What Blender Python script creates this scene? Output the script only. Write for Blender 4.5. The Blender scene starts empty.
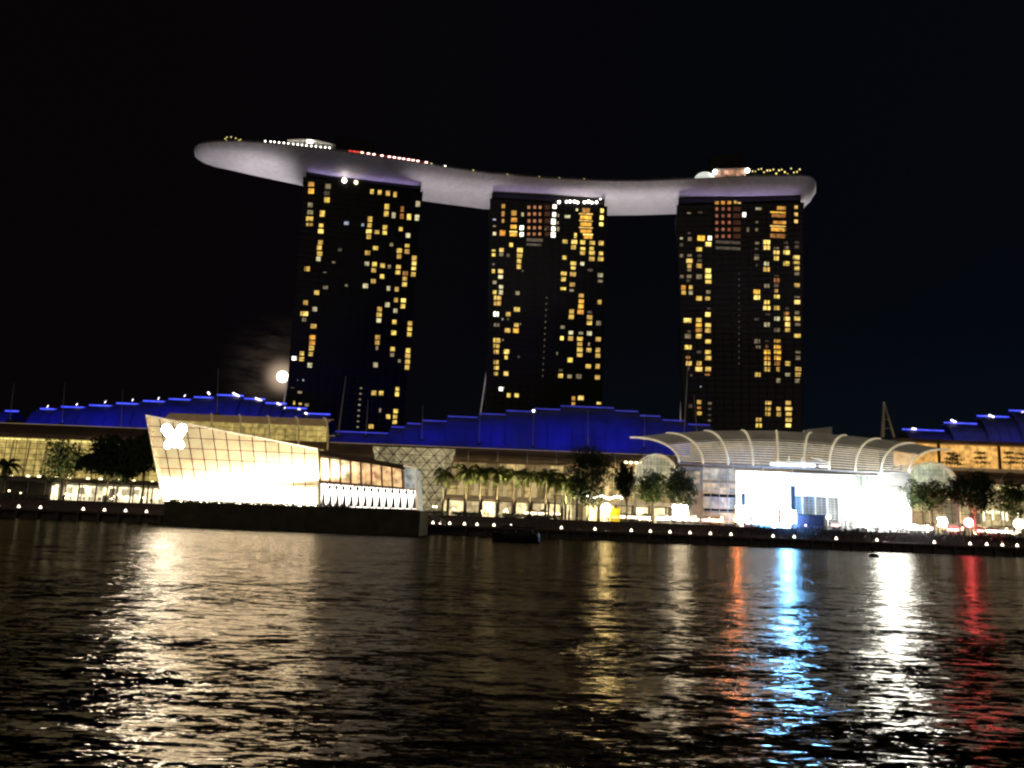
import bpy, math, random
import numpy as np
from mathutils import Vector, Matrix
R = math.radians
random.seed(7)
S = bpy.context.scene
COL = S.collection

# ------------------------------------------------------------ camera
CAM_H, FPX, PITCH, ROLL = 5.0, 800.0, R(9.9), 0.039
fw = Vector((0, math.cos(PITCH), math.sin(PITCH)))
u0 = Vector((0, -math.sin(PITCH), math.cos(PITCH))); r0 = Vector((1, 0, 0))
rt = r0*math.cos(ROLL) + u0*math.sin(ROLL); up = -r0*math.sin(ROLL) + u0*math.cos(ROLL)
cam = bpy.data.objects.new('camera', bpy.data.cameras.new('camera')); COL.objects.link(cam)
cam.data.sensor_width = 36; cam.data.lens = FPX/1024*36
cam.data.clip_start = 0.5; cam.data.clip_end = 30000
m3 = Matrix((rt, up, -fw)).transposed()
cam.matrix_world = Matrix.Translation((0, 0, CAM_H)) @ m3.to_4x4()
S.camera = cam

# ------------------------------------------------------------ render look
S.render.engine = 'CYCLES'
S.view_settings.view_transform = 'Standard'; S.view_settings.look = 'None'
S.view_settings.exposure = 0.0; S.view_settings.gamma = 1.0
S.cycles.use_denoising = True
S.cycles.max_bounces = 5; S.cycles.diffuse_bounces = 2; S.cycles.glossy_bounces = 3
S.cycles.transmission_bounces = 2; S.cycles.transparent_max_bounces = 6
S.cycles.sample_clamp_indirect = 12; S.cycles.sample_clamp_direct = 0
S.cycles.pixel_filter_type = 'BLACKMAN_HARRIS'; S.cycles.filter_width = 2.3
S.cycles.caustics_reflective = False; S.cycles.caustics_refractive = False

def ray(px, py):
    return fw + rt*((px-512)/FPX) + up*((384-py)/FPX)
def at(px, py, Y):
    d = ray(px, py); t = Y/d.y
    return Vector((d.x*t, Y, CAM_H + d.z*t))
def zz(px, py, Y): return at(px, py, Y).z
def xx(px, py, Y): return at(px, py, Y).x
def atz(px, py, z):
    d = ray(px, py); t = (z-CAM_H)/d.z
    return Vector((d.x*t, d.y*t, z))

# ------------------------------------------------------------ night sky
MOON = ray(282.5, 376.5).normalized()
w = bpy.data.worlds.new("World"); S.world = w; w.use_nodes = True
nt = w.node_tree; N = nt.nodes; L = nt.links; N.clear()
def nn(tree, typ, **kw):
    n = tree.nodes.new(typ)
    for k, v in kw.items():
        if k.startswith('_'):
            n.inputs[int(k[1:])].default_value = v
        else: setattr(n, k, v)
    return n
out = nn(nt, 'ShaderNodeOutputWorld')
sky = nn(nt, 'ShaderNodeTexSky', sky_type='NISHITA', sun_disc=False)
sky.sun_elevation = R(-4); sky.sun_rotation = R(0)
bg1 = nn(nt, 'ShaderNodeBackground'); bg1.inputs[1].default_value = 0.0012
L.new(sky.outputs[0], bg1.inputs[0])
tc = nn(nt, 'ShaderNodeTexCoord')
# base: faint warm black to the left (west), faint blue to the right, as city glow
sep = nn(nt, 'ShaderNodeSeparateXYZ'); L.new(tc.outputs['Generated'], sep.inputs[0])
mr = nn(nt, 'ShaderNodeMapRange'); mr.inputs[1].default_value = -0.4; mr.inputs[2].default_value = 0.5
L.new(sep.outputs[0], mr.inputs[0])
mx = nn(nt, 'ShaderNodeMix', data_type='RGBA')
mx.inputs[6].default_value = (0.0022, 0.0013, 0.0017, 1); mx.inputs[7].default_value = (0.0011, 0.0019, 0.0036, 1)
L.new(mr.outputs[0], mx.inputs[0])
bg2 = nn(nt, 'ShaderNodeBackground'); bg2.inputs[1].default_value = 1
# a little more city glow close to the skyline on the right
el_ = nn(nt, 'ShaderNodeMapRange', interpolation_type='SMOOTHSTEP'); el_.inputs[1].default_value = 0.0; el_.inputs[2].default_value = 0.33; el_.inputs[3].default_value = 1; el_.inputs[4].default_value = 0
L.new(sep.outputs[2], el_.inputs[0])
gm = nn(nt, 'ShaderNodeMath', operation='MULTIPLY'); L.new(el_.outputs[0], gm.inputs[0]); L.new(mr.outputs[0], gm.inputs[1])
ga = nn(nt, 'ShaderNodeMix', data_type='RGBA'); L.new(gm.outputs[0], ga.inputs[0]); L.new(mx.outputs[2], ga.inputs[6]); ga.inputs[7].default_value = (0.0018, 0.0044, 0.0070, 1)
L.new(ga.outputs[2], bg2.inputs[0])
# moonlit clouds round the moon
vd = nn(nt, 'ShaderNodeVectorMath', operation='DISTANCE'); vd.inputs[1].default_value = MOON
nrm = nn(nt, 'ShaderNodeVectorMath', operation='NORMALIZE'); L.new(tc.outputs['Generated'], nrm.inputs[0])
L.new(nrm.outputs[0], vd.inputs[0])
halo = nn(nt, 'ShaderNodeMapRange', interpolation_type='SMOOTHERSTEP')
halo.inputs[1].default_value = 0.0; halo.inputs[2].default_value = 0.085; halo.inputs[3].default_value = 1; halo.inputs[4].default_value = 0
L.new(vd.outputs['Value'], halo.inputs[0])
mp = nn(nt, 'ShaderNodeMapping'); mp.inputs['Scale'].default_value = (7, 7, 26); L.new(nrm.outputs[0], mp.inputs[0])
cn = nn(nt, 'ShaderNodeTexNoise'); cn.inputs['Scale'].default_value = 2.6; cn.inputs['Detail'].default_value = 6
cn.inputs['Roughness'].default_value = 0.6
L.new(mp.outputs[0], cn.inputs['Vector'])
cr = nn(nt, 'ShaderNodeMapRange'); cr.inputs[1].default_value = 0.36; cr.inputs[2].default_value = 0.72; L.new(cn.outputs[0], cr.inputs[0])
mu = nn(nt, 'ShaderNodeMath', operation='MULTIPLY'); L.new(halo.outputs[0], mu.inputs[0]); L.new(cr.outputs[0], mu.inputs[1])
h2 = nn(nt, 'ShaderNodeMapRange', interpolation_type='SMOOTHERSTEP')
h2.inputs[1].default_value = 0.002; h2.inputs[2].default_value = 0.04; h2.inputs[3].default_value = 1; h2.inputs[4].default_value = 0
L.new(vd.outputs['Value'], h2.inputs[0])
m2 = nn(nt, 'ShaderNodeMath', operation='POWER'); L.new(h2.outputs[0], m2.inputs[0]); m2.inputs[1].default_value = 3.0
m4 = nn(nt, 'ShaderNodeMath', operation='MULTIPLY'); L.new(m2.outputs[0], m4.inputs[0]); m4.inputs[1].default_value = 9.0
ad = nn(nt, 'ShaderNodeMath', operation='ADD'); L.new(mu.outputs[0], ad.inputs[0]); L.new(m4.outputs[0], ad.inputs[1])
m3_ = nn(nt, 'ShaderNodeMath', operation='MULTIPLY'); L.new(ad.outputs[0], m3_.inputs[0]); m3_.inputs[1].default_value = 0.055
bg3 = nn(nt, 'ShaderNodeBackground'); bg3.inputs[0].default_value = (1, 0.72, 0.5, 1); L.new(m3_.outputs[0], bg3.inputs[1])
a1 = nn(nt, 'ShaderNodeAddShader'); a2 = nn(nt, 'ShaderNodeAddShader')
L.new(bg1.outputs[0], a1.inputs[0]); L.new(bg2.outputs[0], a1.inputs[1])
L.new(a1.outputs[0], a2.inputs[0]); L.new(bg3.outputs[0], a2.inputs[1]); L.new(a2.outputs[0], out.inputs[0])

# glow of the city behind the viewer: one very weak, very soft sun
sl = bpy.data.lights.new('city_glow', 'SUN'); sl.energy = 0.12; sl.angle = R(50); sl.color = (1, 0.8, 0.62)
so = bpy.data.objects.new('city_glow', sl); COL.objects.link(so)
so.rotation_euler = Vector((0.25, 1, -0.42)).to_track_quat('-Z', 'Y').to_euler()

def spot(name, loc, target, power, color, size, blend=0.6, rad=0.6):
    l = bpy.data.lights.new(name, 'SPOT'); l.energy = power; l.color = color
    l.spot_size = R(size); l.spot_blend = blend; l.shadow_soft_size = rad
    o = bpy.data.objects.new(name, l); COL.objects.link(o); o.location = loc
    o.rotation_euler = (Vector(target)-Vector(loc)).to_track_quat('-Z', 'Y').to_euler(); return o
def point(name, loc, power, color, rad=0.3):
    l = bpy.data.lights.new(name, 'POINT'); l.energy = power; l.color = color; l.shadow_soft_size = rad
    o = bpy.data.objects.new(name, l); COL.objects.link(o); o.location = loc; return o
def area(name, loc, target, power, color, sx, sy, rollx=None):
    l = bpy.data.lights.new(name, 'AREA'); l.energy = power; l.color = color; l.shape = 'RECTANGLE'; l.size = sx; l.size_y = sy
    o = bpy.data.objects.new(name, l); COL.objects.link(o)
    d = (Vector(target)-Vector(loc)).normalized()
    x = Vector(rollx) if rollx else Vector((1, 0, 0))
    x = (x - d*x.dot(d)).normalized(); z = -d; y = z.cross(x)
    o.matrix_world = Matrix.Translation(loc) @ Matrix((x, y, z)).transposed().to_4x4(); return o

# ------------------------------------------------------------ materials
MATS = {}
def mat(name, col, rough=0.6, metal=0.0, var=0.25, scale=0.5, emit=None, es=0.0, spec=0.5, coords='Object'):
    if name in MATS: return MATS[name]
    m = bpy.data.materials.new(name); m.use_nodes = True; t = m.node_tree
    b = t.nodes['Principled BSDF']
    tcn = nn(t, 'ShaderNodeTexCoord'); no = nn(t, 'ShaderNodeTexNoise'); no.inputs['Scale'].default_value = scale
    no.inputs['Detail'].default_value = 5
    t.links.new(tcn.outputs[coords], no.inputs['Vector'])
    r = nn(t, 'ShaderNodeMapRange'); r.inputs[1].default_value = 0.25; r.inputs[2].default_value = 0.75
    r.inputs[3].default_value = 1-var; r.inputs[4].default_value = 1+var
    t.links.new(no.outputs[0], r.inputs[0])
    v = nn(t, 'ShaderNodeVectorMath', operation='SCALE'); v.inputs[0].default_value = col[:3]
    t.links.new(r.outputs[0], v.inputs[3]); t.links.new(v.outputs[0], b.inputs['Base Color'])
    b.inputs['Roughness'].default_value = rough; b.inputs['Metallic'].default_value = metal
    b.inputs['Specular IOR Level'].default_value = spec
    if emit:
        v2 = nn(t, 'ShaderNodeVectorMath', operation='SCALE'); v2.inputs[0].default_value = emit
        t.links.new(r.outputs[0], v2.inputs[3]); t.links.new(v2.outputs[0], b.inputs['Emission Color'])
        b.inputs['Emission Strength'].default_value = es
    MATS[name] = m; return m
def lamp(name, col, s, var=0.0, scale=1.0):
    """a thing that gives off light"""
    return mat(name, (0.5, 0.5, 0.5), emit=col, es=s, var=var, scale=scale)
def room(name, col, s, cell=(3.0, 3.0), lo=0.15, hi=1.6):
    """lit rooms seen through glass: each bay of the building has its own lamps"""
    if name in MATS: return MATS[name]
    m = bpy.data.materials.new(name); m.use_nodes = True; t = m.node_tree
    b = t.nodes['Principled BSDF']; b.inputs['Base Color'].default_value = (0.15, 0.14, 0.12, 1)
    tcn = nn(t, 'ShaderNodeTexCoord'); mpn = nn(t, 'ShaderNodeMapping')
    mpn.inputs['Scale'].default_value = (1/cell[0], 0.001, 1/cell[1]); t.links.new(tcn.outputs['Object'], mpn.inputs[0])
    fl = nn(t, 'ShaderNodeVectorMath', operation='FLOOR'); t.links.new(mpn.outputs[0], fl.inputs[0])
    wn = nn(t, 'ShaderNodeTexWhiteNoise', noise_dimensions='3D'); t.links.new(fl.outputs[0], wn.inputs['Vector'])
    no = nn(t, 'ShaderNodeTexNoise'); no.inputs['Scale'].default_value = 0.5; no.inputs['Detail'].default_value = 4
    t.links.new(tcn.outputs['Object'], no.inputs['Vector'])
    r1 = nn(t, 'ShaderNodeMapRange'); r1.inputs[3].default_value = lo; r1.inputs[4].default_value = hi; t.links.new(wn.outputs['Value'], r1.inputs[0])
    r2 = nn(t, 'ShaderNodeMapRange'); r2.inputs[1].default_value = 0.3; r2.inputs[2].default_value = 0.7; r2.inputs[3].default_value = 0.45; r2.inputs[4].default_value = 1.55
    t.links.new(no.outputs[0], r2.inputs[0])
    mm = nn(t, 'ShaderNodeMath', operation='MULTIPLY'); t.links.new(r1.outputs[0], mm.inputs[0]); t.links.new(r2.outputs[0], mm.inputs[1])
    ms = nn(t, 'ShaderNodeMath', operation='MULTIPLY'); t.links.new(mm.outputs[0], ms.inputs[0]); ms.inputs[1].default_value = s
    b.inputs['Emission Color'].default_value = (*col, 1); t.links.new(ms.outputs[0], b.inputs['Emission Strength'])
    MATS[name] = m; return m
def window_mat(name, col, s):
    """a lit hotel room behind a pane: its own tint per room, brighter lamp on one side, curtain bands"""
    m = bpy.data.materials.new(name); m.use_nodes = True; t = m.node_tree
    b = t.nodes['Principled BSDF']; b.inputs['Base Color'].default_value = (0.05, 0.05, 0.05, 1); b.inputs['Roughness'].default_value = 0.3
    oi = nn(t, 'ShaderNodeObjectInfo'); tcn = nn(t, 'ShaderNodeTexCoord')
    ge = nn(t, 'ShaderNodeNewGeometry')
    no = nn(t, 'ShaderNodeTexNoise'); no.inputs['Scale'].default_value = 0.55; no.inputs['Detail'].default_value = 2
    t.links.new(ge.outputs['Position'], no.inputs['Vector'])
    r = nn(t, 'ShaderNodeMapRange'); r.inputs[1].default_value = 0.3; r.inputs[2].default_value = 0.7; r.inputs[3].default_value = 0.45; r.inputs[4].default_value = 1.5
    t.links.new(no.outputs[0], r.inputs[0])
    r3 = nn(t, 'ShaderNodeMapRange'); r3.inputs[3].default_value = 0.65; r3.inputs[4].default_value = 1.25; t.links.new(oi.outputs['Random'], r3.inputs[0])
    mm = nn(t, 'ShaderNodeMath', operation='MULTIPLY'); t.links.new(r.outputs[0], mm.inputs[0]); t.links.new(r3.outputs[0], mm.inputs[1])
    ms = nn(t, 'ShaderNodeMath', operation='MULTIPLY'); t.links.new(mm.outputs[0], ms.inputs[0]); ms.inputs[1].default_value = s
    hs = nn(t, 'ShaderNodeHueSaturation'); hs.inputs['Color'].default_value = (*col, 1)
    r4 = nn(t, 'ShaderNodeMapRange'); r4.inputs[3].default_value = 0.49; r4.inputs[4].default_value = 0.515; t.links.new(oi.outputs['Random'], r4.inputs[0])
    t.links.new(r4.outputs[0], hs.inputs['Hue'])
    t.links.new(hs.outputs[0], b.inputs['Emission Color']); t.links.new(ms.outputs[0], b.inputs['Emission Strength'])
    return m

M_steel = mat('painted steel', (0.5, 0.5, 0.48), 0.45, 0.2, 0.15, 0.7)
M_dark = mat('dark metal', (0.04, 0.04, 0.045), 0.5, 0.3, 0.3, 0.7)
M_conc = mat('concrete', (0.30, 0.28, 0.26), 0.85, 0, 0.25, 0.35)
M_quay = mat('quay concrete', (0.12, 0.11, 0.10), 0.9, 0, 0.4, 0.5)
M_pav = mat('granite paving', (0.2, 0.18, 0.16), 0.7, 0, 0.3, 0.4)
M_roof = mat('bronze roof', (0.26, 0.18, 0.12), 0.5, 0.3, 0.2, 0.2)
M_croof = mat('canopy roof', (0.38, 0.36, 0.31), 0.5, 0.2, 0.25, 0.15, emit=(.55, .48, .34), es=.10)  # low emission stands in for light falling on the canopy
M_white = mat('white paint', (0.8, 0.79, 0.76), 0.45, 0, 0.06, 0.4)
M_hull = mat('hull cladding', (0.72, 0.69, 0.70), 0.55, 0.1, 0.06, 0.12)
_t = M_hull.node_tree; _b = _t.nodes['Principled BSDF']; _src = _b.inputs['Base Color'].links[0].from_socket
_br = nn(_t, 'ShaderNodeTexBrick'); _br.inputs['Scale'].default_value = 0.22; _br.inputs['Color1'].default_value = (1, 1, 1, 1); _br.inputs['Color2'].default_value = (.86, .86, .86, 1)
_br.inputs['Mortar'].default_value = (.82, .82, .82, 1); _br.inputs['Mortar Size'].default_value = 0.02
_tc = nn(_t, 'ShaderNodeTexCoord'); _t.links.new(_tc.outputs['Object'], _br.inputs['Vector'])
_mx = nn(_t, 'ShaderNodeMix', data_type='RGBA', blend_type='MULTIPLY'); _mx.inputs[0].default_value = 1
_t.links.new(_src, _mx.inputs[6]); _t.links.new(_br.outputs['Color'], _mx.inputs[7]); _t.links.new(_mx.outputs[2], _b.inputs['Base Color'])
M_glassd = mat('dark facade glass', (0.010, 0.011, 0.014), 0.25, 0, 0.3, 0.1, spec=0.25)
M_tw = mat('tower concrete', (0.014, 0.014, 0.016), 0.8, 0, 0.2, 0.2)
M_leaf = mat('leaves', (0.08, 0.12, 0.04), 0.6, 0, 0.5, 0.6)
M_leaf2 = mat('dark leaves', (0.05, 0.075, 0.03), 0.65, 0, 0.5, 0.6)
M_palm = mat('palm fronds', (0.10, 0.12, 0.035), 0.55, 0, 0.4, 0.6)
M_bark = mat('bark', (0.16, 0.12, 0.08), 0.9, 0, 0.4, 2.0)
M_pbark = mat('palm trunk', (0.26, 0.22, 0.17), 0.9, 0, 0.3, 2.0)
M_blue = mat('roof membrane with blue wash', (0.06, 0.09, 0.26), 0.6, 0, 0.3, 0.12)  # blue of the LED wash is partly put into the base colour

# ------------------------------------------------------------ mesh helpers
class MB:
    def __init__(s): s.v = []; s.f = []
    def add(s, vs, fs):
        n = len(s.v); s.v += [tuple(v) for v in vs]; s.f += [tuple(i+n for i in f) for f in fs]; return s
    def box(s, x0, x1, y0, y1, z0, z1):
        return s.add([(x0,y0,z0),(x1,y0,z0),(x1,y1,z0),(x0,y1,z0),(x0,y0,z1),(x1,y0,z1),(x1,y1,z1),(x0,y1,z1)],
            [(0,3,2,1),(4,5,6,7),(0,1,5,4),(1,2,6,5),(2,3,7,6),(3,0,4,7)])
    def hexa(s, p):   # 8 corners, bottom loop then top loop
        return s.add(p, [(0,3,2,1),(4,5,6,7),(0,1,5,4),(1,2,6,5),(2,3,7,6),(3,0,4,7)])
    def tube(s, pts, rads, n=6, cap=True):
        pts = [Vector(p) for p in pts]
        if not hasattr(rads, '__len__'): rads = [rads]*len(pts)
        base = len(s.v); prev = None
        for i, p in enumerate(pts):
            d = (pts[min(i+1, len(pts)-1)] - pts[max(i-1, 0)]).normalized()
            a = prev if prev else (Vector((0, 0, 1)) if abs(d.z) < 0.9 else Vector((1, 0, 0)))
            x = (a - d*a.dot(d)).normalized(); y = d.cross(x); prev = x
            for k in range(n):
                t = 2*math.pi*k/n; s.v.append(tuple(p + (x*math.cos(t)+y*math.sin(t))*rads[i]))
        for i in range(len(pts)-1):
            for k in range(n):
                a = base+i*n+k; b = base+i*n+(k+1) % n; s.f.append((a, b, b+n, a+n))
        if cap:
            s.f.append(tuple(base+k for k in reversed(range(n)))); s.f.append(tuple(base+(len(pts)-1)*n+k for k in range(n)))
        return s
    def bar(s, a, b, w, h=None):
        """square bar a-b"""
        h = h or w; a = Vector(a); b = Vector(b); d = (b-a).normalized()
        u = Vector((0, 1, 0)); 
        if abs(d.dot(u)) > 0.9: u = Vector((0, 0, 1))
        x = d.cross(u).normalized()*w/2; y = x.normalized().cross(d)*h/2
        return s.hexa([a-x-y, a+x-y, a+x+y, a-x+y, b-x-y, b+x-y, b+x+y, b-x+y])
    def ball(s, c, r, n=10, m=7, sz=1.0):
        c = Vector(c); base = len(s.v)
        s.v.append(tuple(c+Vector((0, 0, -r*sz))))
        for j in range(1, m):
            t = math.pi*j/m
            for k in range(n):
                a = 2*math.pi*k/n; s.v.append(tuple(c+Vector((r*math.sin(t)*math.cos(a), r*math.sin(t)*math.sin(a), -r*sz*math.cos(t)))))
        s.v.append(tuple(c+Vector((0, 0, r*sz)))); e = len(s.v)-1
        for k in range(n):
            s.f.append((base, base+1+(k+1) % n, base+1+k)); s.f.append((e, base+1+(m-2)*n+k, base+1+(m-2)*n+(k+1) % n))
            for j in range(m-2):
                a = base+1+j*n+k; b = base+1+j*n+(k+1) % n; s.f.append((a, b, b+n, a+n))
        return s
    def sheet(s, rows, thick=None):
        """grid of points; thick = Vector offset giving real thickness"""
        nr = len(rows); nc = len(rows[0]); base = len(s.v)
        for r_ in rows:
            for p in r_: s.v.append(tuple(p))
        def q(o, fl=False):
            for i in range(nr-1):
                for j in range(nc-1):
                    a = o+i*nc+j; f = (a, a+1, a+nc+1, a+nc); s.f.append(f[::-1] if fl else f)
        q(base)
        if thick is not None:
            b2 = len(s.v); T = Vector(thick)
            for r_ in rows:
                for p in r_: s.v.append(tuple(Vector(p)+T))
            q(b2, True)
            edge = [i*nc for i in range(nr)] + [(nr-1)*nc+j for j in range(1, nc)] + [i*nc+nc-1 for i in range(nr-2, -1, -1)] + [j for j in range(nc-2, 0, -1)]
            for k in range(len(edge)):
                a = edge[k]; b = edge[(k+1) % len(edge)]; s.f.append((base+a, base+b, b2+b, b2+a))
        return s
    def build(s, name, m, parent=None, org=None, smooth=False):
        o_ = Vector(parent['_o']) if parent is not None else (Vector(org) if org is not None else Vector((0, 0, 0)))
        me = bpy.data.meshes.new(name); me.from_pydata([tuple(Vector(v)-o_) for v in s.v], [], s.f); me.update()
        if smooth: me.polygons.foreach_set('use_smooth', [True]*len(me.polygons))
        ob = bpy.data.objects.new(name, me); COL.objects.link(ob); me.materials.append(m)
        if parent is not None: ob.parent = parent
        else: ob.location = o_
        ob['_o'] = tuple(o_)
        return ob
def tag(o, label=None, cat=None, group=None, kind=None):
    if label: o['label'] = label
    if cat: o['category'] = cat
    if group: o['group'] = group
    if kind: o['kind'] = kind
    return o
def thing(name, loc, label, cat, group=None):
    o = bpy.data.objects.new(name, None); COL.objects.link(o); o.location = loc; o['_o'] = tuple(loc); o.empty_display_size = 0.5
    return tag(o, label, cat, group)
def dup(root, loc, label=None, group=None, rz=0.0, sc=1.0):
    r_ = root.copy(); COL.objects.link(r_); r_.location = loc; r_.rotation_euler = (0, 0, rz); r_.scale = (sc, sc, sc)
    if label: r_['label'] = label
    if group: r_['group'] = group
    for ch in list(root.children):
        c = ch.copy(); COL.objects.link(c); c.parent = r_
        for g in list(ch.children):
            d = g.copy(); COL.objects.link(d); d.parent = c
    return r_

# ============================================================ THE SETTING
# water: facets of wind ripples, longer across the view than along it
def water_mat():
    m = bpy.data.materials.new('bay water'); m.use_nodes = True; t = m.node_tree; t.nodes.remove(t.nodes['Principled BSDF'])
    deep = nn(t, 'ShaderNodeBsdfDiffuse'); deep.inputs[0].default_value = (0.006, 0.007, 0.006, 1)
    gl = nn(t, 'ShaderNodeBsdfGlossy'); gl.inputs['Roughness'].default_value = 0.11; gl.inputs[0].default_value = (1, .90, .76, 1)
    fr = nn(t, 'ShaderNodeFresnel'); fr.inputs[0].default_value = 1.33
    fm = nn(t, 'ShaderNodeMath', operation='MULTIPLY'); t.links.new(fr.outputs[0], fm.inputs[0]); fm.inputs[1].default_value = 0.26
    mxs = nn(t, 'ShaderNodeMixShader'); t.links.new(fm.outputs[0], mxs.inputs[0]); t.links.new(deep.outputs[0], mxs.inputs[1]); t.links.new(gl.outputs[0], mxs.inputs[2])
    t.links.new(mxs.outputs[0], t.nodes['Material Output'].inputs[0])
    ge = nn(t, 'ShaderNodeNewGeometry')
    acc = None
    # (scale x, scale y, amp x, amp y, detail, rotation)
    for i, (sx, sy, ax, ay, dt, rot) in enumerate([(0.05, 0.12, 0.10, 0.10, 1, 0.25), (0.28, 0.5, 0.22, 0.20, 1, -0.12), (0.75, 2.2, 0.32, 0.30, 1, 0.06), (2.0, 7.0, 0.36, 0.36, 2, -0.04), (5.0, 14.0, 0.2, 0.22, 1, 0.05)]):
        mpn = nn(t, 'ShaderNodeMapping'); mpn.inputs['Scale'].default_value = (sx, sy, 1); mpn.inputs['Location'].default_value = (13.7*i, 5.1*i, 0)
        mpn.inputs['Rotation'].default_value = (0, 0, rot)
        t.links.new(ge.outputs['Position'], mpn.inputs[0])
        no = nn(t, 'ShaderNodeTexNoise'); no.inputs['Scale'].default_value = 1.0; no.inputs['Detail'].default_value = dt; no.inputs['Distortion'].default_value = 0.4
        t.links.new(mpn.outputs[0], no.inputs['Vector'])
        sb = nn(t, 'ShaderNodeVectorMath', operation='SUBTRACT'); t.links.new(no.outputs['Color'], sb.inputs[0]); sb.inputs[1].default_value = (0.5, 0.5, 0.5)
        ml = nn(t, 'ShaderNodeVectorMath', operation='MULTIPLY'); t.links.new(sb.outputs[0], ml.inputs[0]); ml.inputs[1].default_value = (ax*2, ay*2, 0)
        if acc is None: acc = ml
        else:
            a = nn(t, 'ShaderNodeVectorMath', operation='ADD'); t.links.new(acc.outputs[0], a.inputs[0]); t.links.new(ml.outputs[0], a.inputs[1]); acc = a
    a = nn(t, 'ShaderNodeVectorMath', operation='ADD'); t.links.new(acc.outputs[0], a.inputs[0]); a.inputs[1].default_value = (0, 0, 1)
    no_ = nn(t, 'ShaderNodeVectorMath', operation='NORMALIZE'); t.links.new(a.outputs[0], no_.inputs[0])
    t.links.new(no_.outputs[0], gl.inputs['Normal']); t.links.new(no_.outputs[0], fr.inputs['Normal'])
    return m
tag(MB().add([(-4000, -400, 0), (4000, -400, 0), (4000, 12000, 0), (-4000, 12000, 0)], [(0, 1, 2, 3)]).build('water', water_mat()), kind='structure')

QY = 302.0                       # quay face
DZ, GZ = 3.65, 7.4               # lower deck, upper ground
tag(MB().box(-1500, 1500, QY+14, 5000, -3, GZ).build('ground', M_pav), kind='structure')
q = MB().box(-1500, 1500, QY, QY+13.99, DZ-.79, DZ)
tag(q.build('promenade', mat('dark deck boards', (0.16, 0.13, 0.11), .8, var=.4, scale=.9)), kind='structure')
q = MB().box(-1500, 1500, QY+2.2, QY+13.98, -3, DZ-.8)       # recessed face below the deck edge
for i in range(-75, 76): q.box(i*7.6-0.5, i*7.6+0.5, QY+0.4, QY+2.2, -3, DZ-.8)
tag(q.build('quay_wall', M_quay), 'long dark concrete quay wall on piers along the water', 'quay wall')
# steps from the lower deck up to the promenade
st = MB()
for k in range(7): st.box(-1500, 1500, QY+7+k, QY+13.98, DZ+0.002+k*0.53, DZ+0.002+(k+1)*0.528)
tag(st.build('promenade_steps', mat('dark step stone', (0.14, 0.11, 0.11), .85, var=.4, scale=.8)), kind='structure')

# ============================================================ SKY PARK
RIM = [(194.3,149,2.4,2.2),(195,146,5,4),(198.5,143.6,8,5.6),(206,142,10.5,7),(219,140.8,13,8.2),(240,140.6,15.5,9.4),(268,142.4,17.5,10.6),(300,146,19,11.4),(330,149,19,11.5),(360,153,19,11.5),
       (420,162,19,11.5),(455,168,19,11),(490,173,19,11),(545,177.5,19,11),(605,180.5,19,10.4),(640,180.6,19,10),(680,179,19,10),(740,176,19,11),(790,175.2,19,11.5),(803,175.2,18,11.4),(810,176,15,10),(814,178.5,10,7.5),(816.3,182,4,4)]
DECK = 202.0
rim = [atz(a, b, DECK) for a, b, _, _ in RIM]
nrmv = []
for i in range(len(rim)):
    a = rim[max(i-2, 0)]; b = rim[min(i+2, len(rim)-1)]
    if i < 4: a, b = rim[2], rim[7]
    if i > len(rim)-6: a, b = rim[-8], rim[-5]
    d = (b-a); d.z = 0; d.normalize(); nrmv.append(Vector((-d.y, d.x, 0)))
park = thing('sky_park', (0, 440, 186), 'long curved boat shaped roof deck lying across all three towers', 'roof deck')
rows = []; decktop = []
NS = 22
for i, p in enumerate(rim):
    wd, dp = RIM[i][2], RIM[i][3]; c = p + nrmv[i]*wd
    row = [p + Vector((0, 0, 0))]
    for k in range(NS+1):
        s_ = -1 + 2*k/NS
        lip = 3.6*min(1, wd/14)
        z = DECK - lip - (dp+1.3-lip)*max(0, 1-abs(s_)**2.1)**0.85
        row.append(Vector((c.x, c.y, 0)) + nrmv[i]*wd*s_*.965 + Vector((0, 0, z)))
    row.append(p + nrmv[i]*2*wd)
    rows.append(row)
hb = MB().sheet(rows)
n_ = len(rows[0])
hb.f.append(tuple(range(n_))); hb.f.append(tuple(reversed(range(len(hb.v)-n_, len(hb.v)))))
hb.build('hull', M_hull, park, smooth=True)
dk = MB().sheet([[r_[0]+Vector((0,0,-0.05)), r_[-1]+Vector((0,0,-0.05))] for r_ in rows], (0, 0, -0.5)); dk.build('deck', M_conc, park)
rl = MB()
for i in range(2, len(rows)-4):
    a, b = rows[i][0]+nrmv[i]*1.2, rows[i+1][0]+nrmv[i+1]*1.2
    for z in (0.5, 1.1): rl.bar(a+Vector((0,0,z)), b+Vector((0,0,z)), 0.09)
    for k in range(8): rl.bar(a.lerp(b, k/8), a.lerp(b, k/8)+Vector((0,0,1.15)), 0.08)
rl.build('railing', M_steel, park)
def on_deck(px, back):
    """a point on the deck: `back` metres behind the front rim where the rim stands at px"""
    for i in range(len(RIM)-1):
        if RIM[i][0] <= px <= RIM[i+1][0]:
            t = (px-RIM[i][0])/(RIM[i+1][0]-RIM[i][0]); return rim[i].lerp(rim[i+1], t) + nrmv[i]*back
L_bulb = lamp('warm bulb', (1, 0.93, 0.8), 9); L_red = lamp('red lamp', (1, 0.06, 0.04), 1.2); L_pinkw = lamp('pink white lamp', (1, 0.55, 0.5), 6)
L_ylw = lamp('yellow bulb', (1, 0.78, 0.25), 1.6)
M_redwash = mat('dark red parapet', (0.35, 0.05, 0.04), 0.6)
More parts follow.
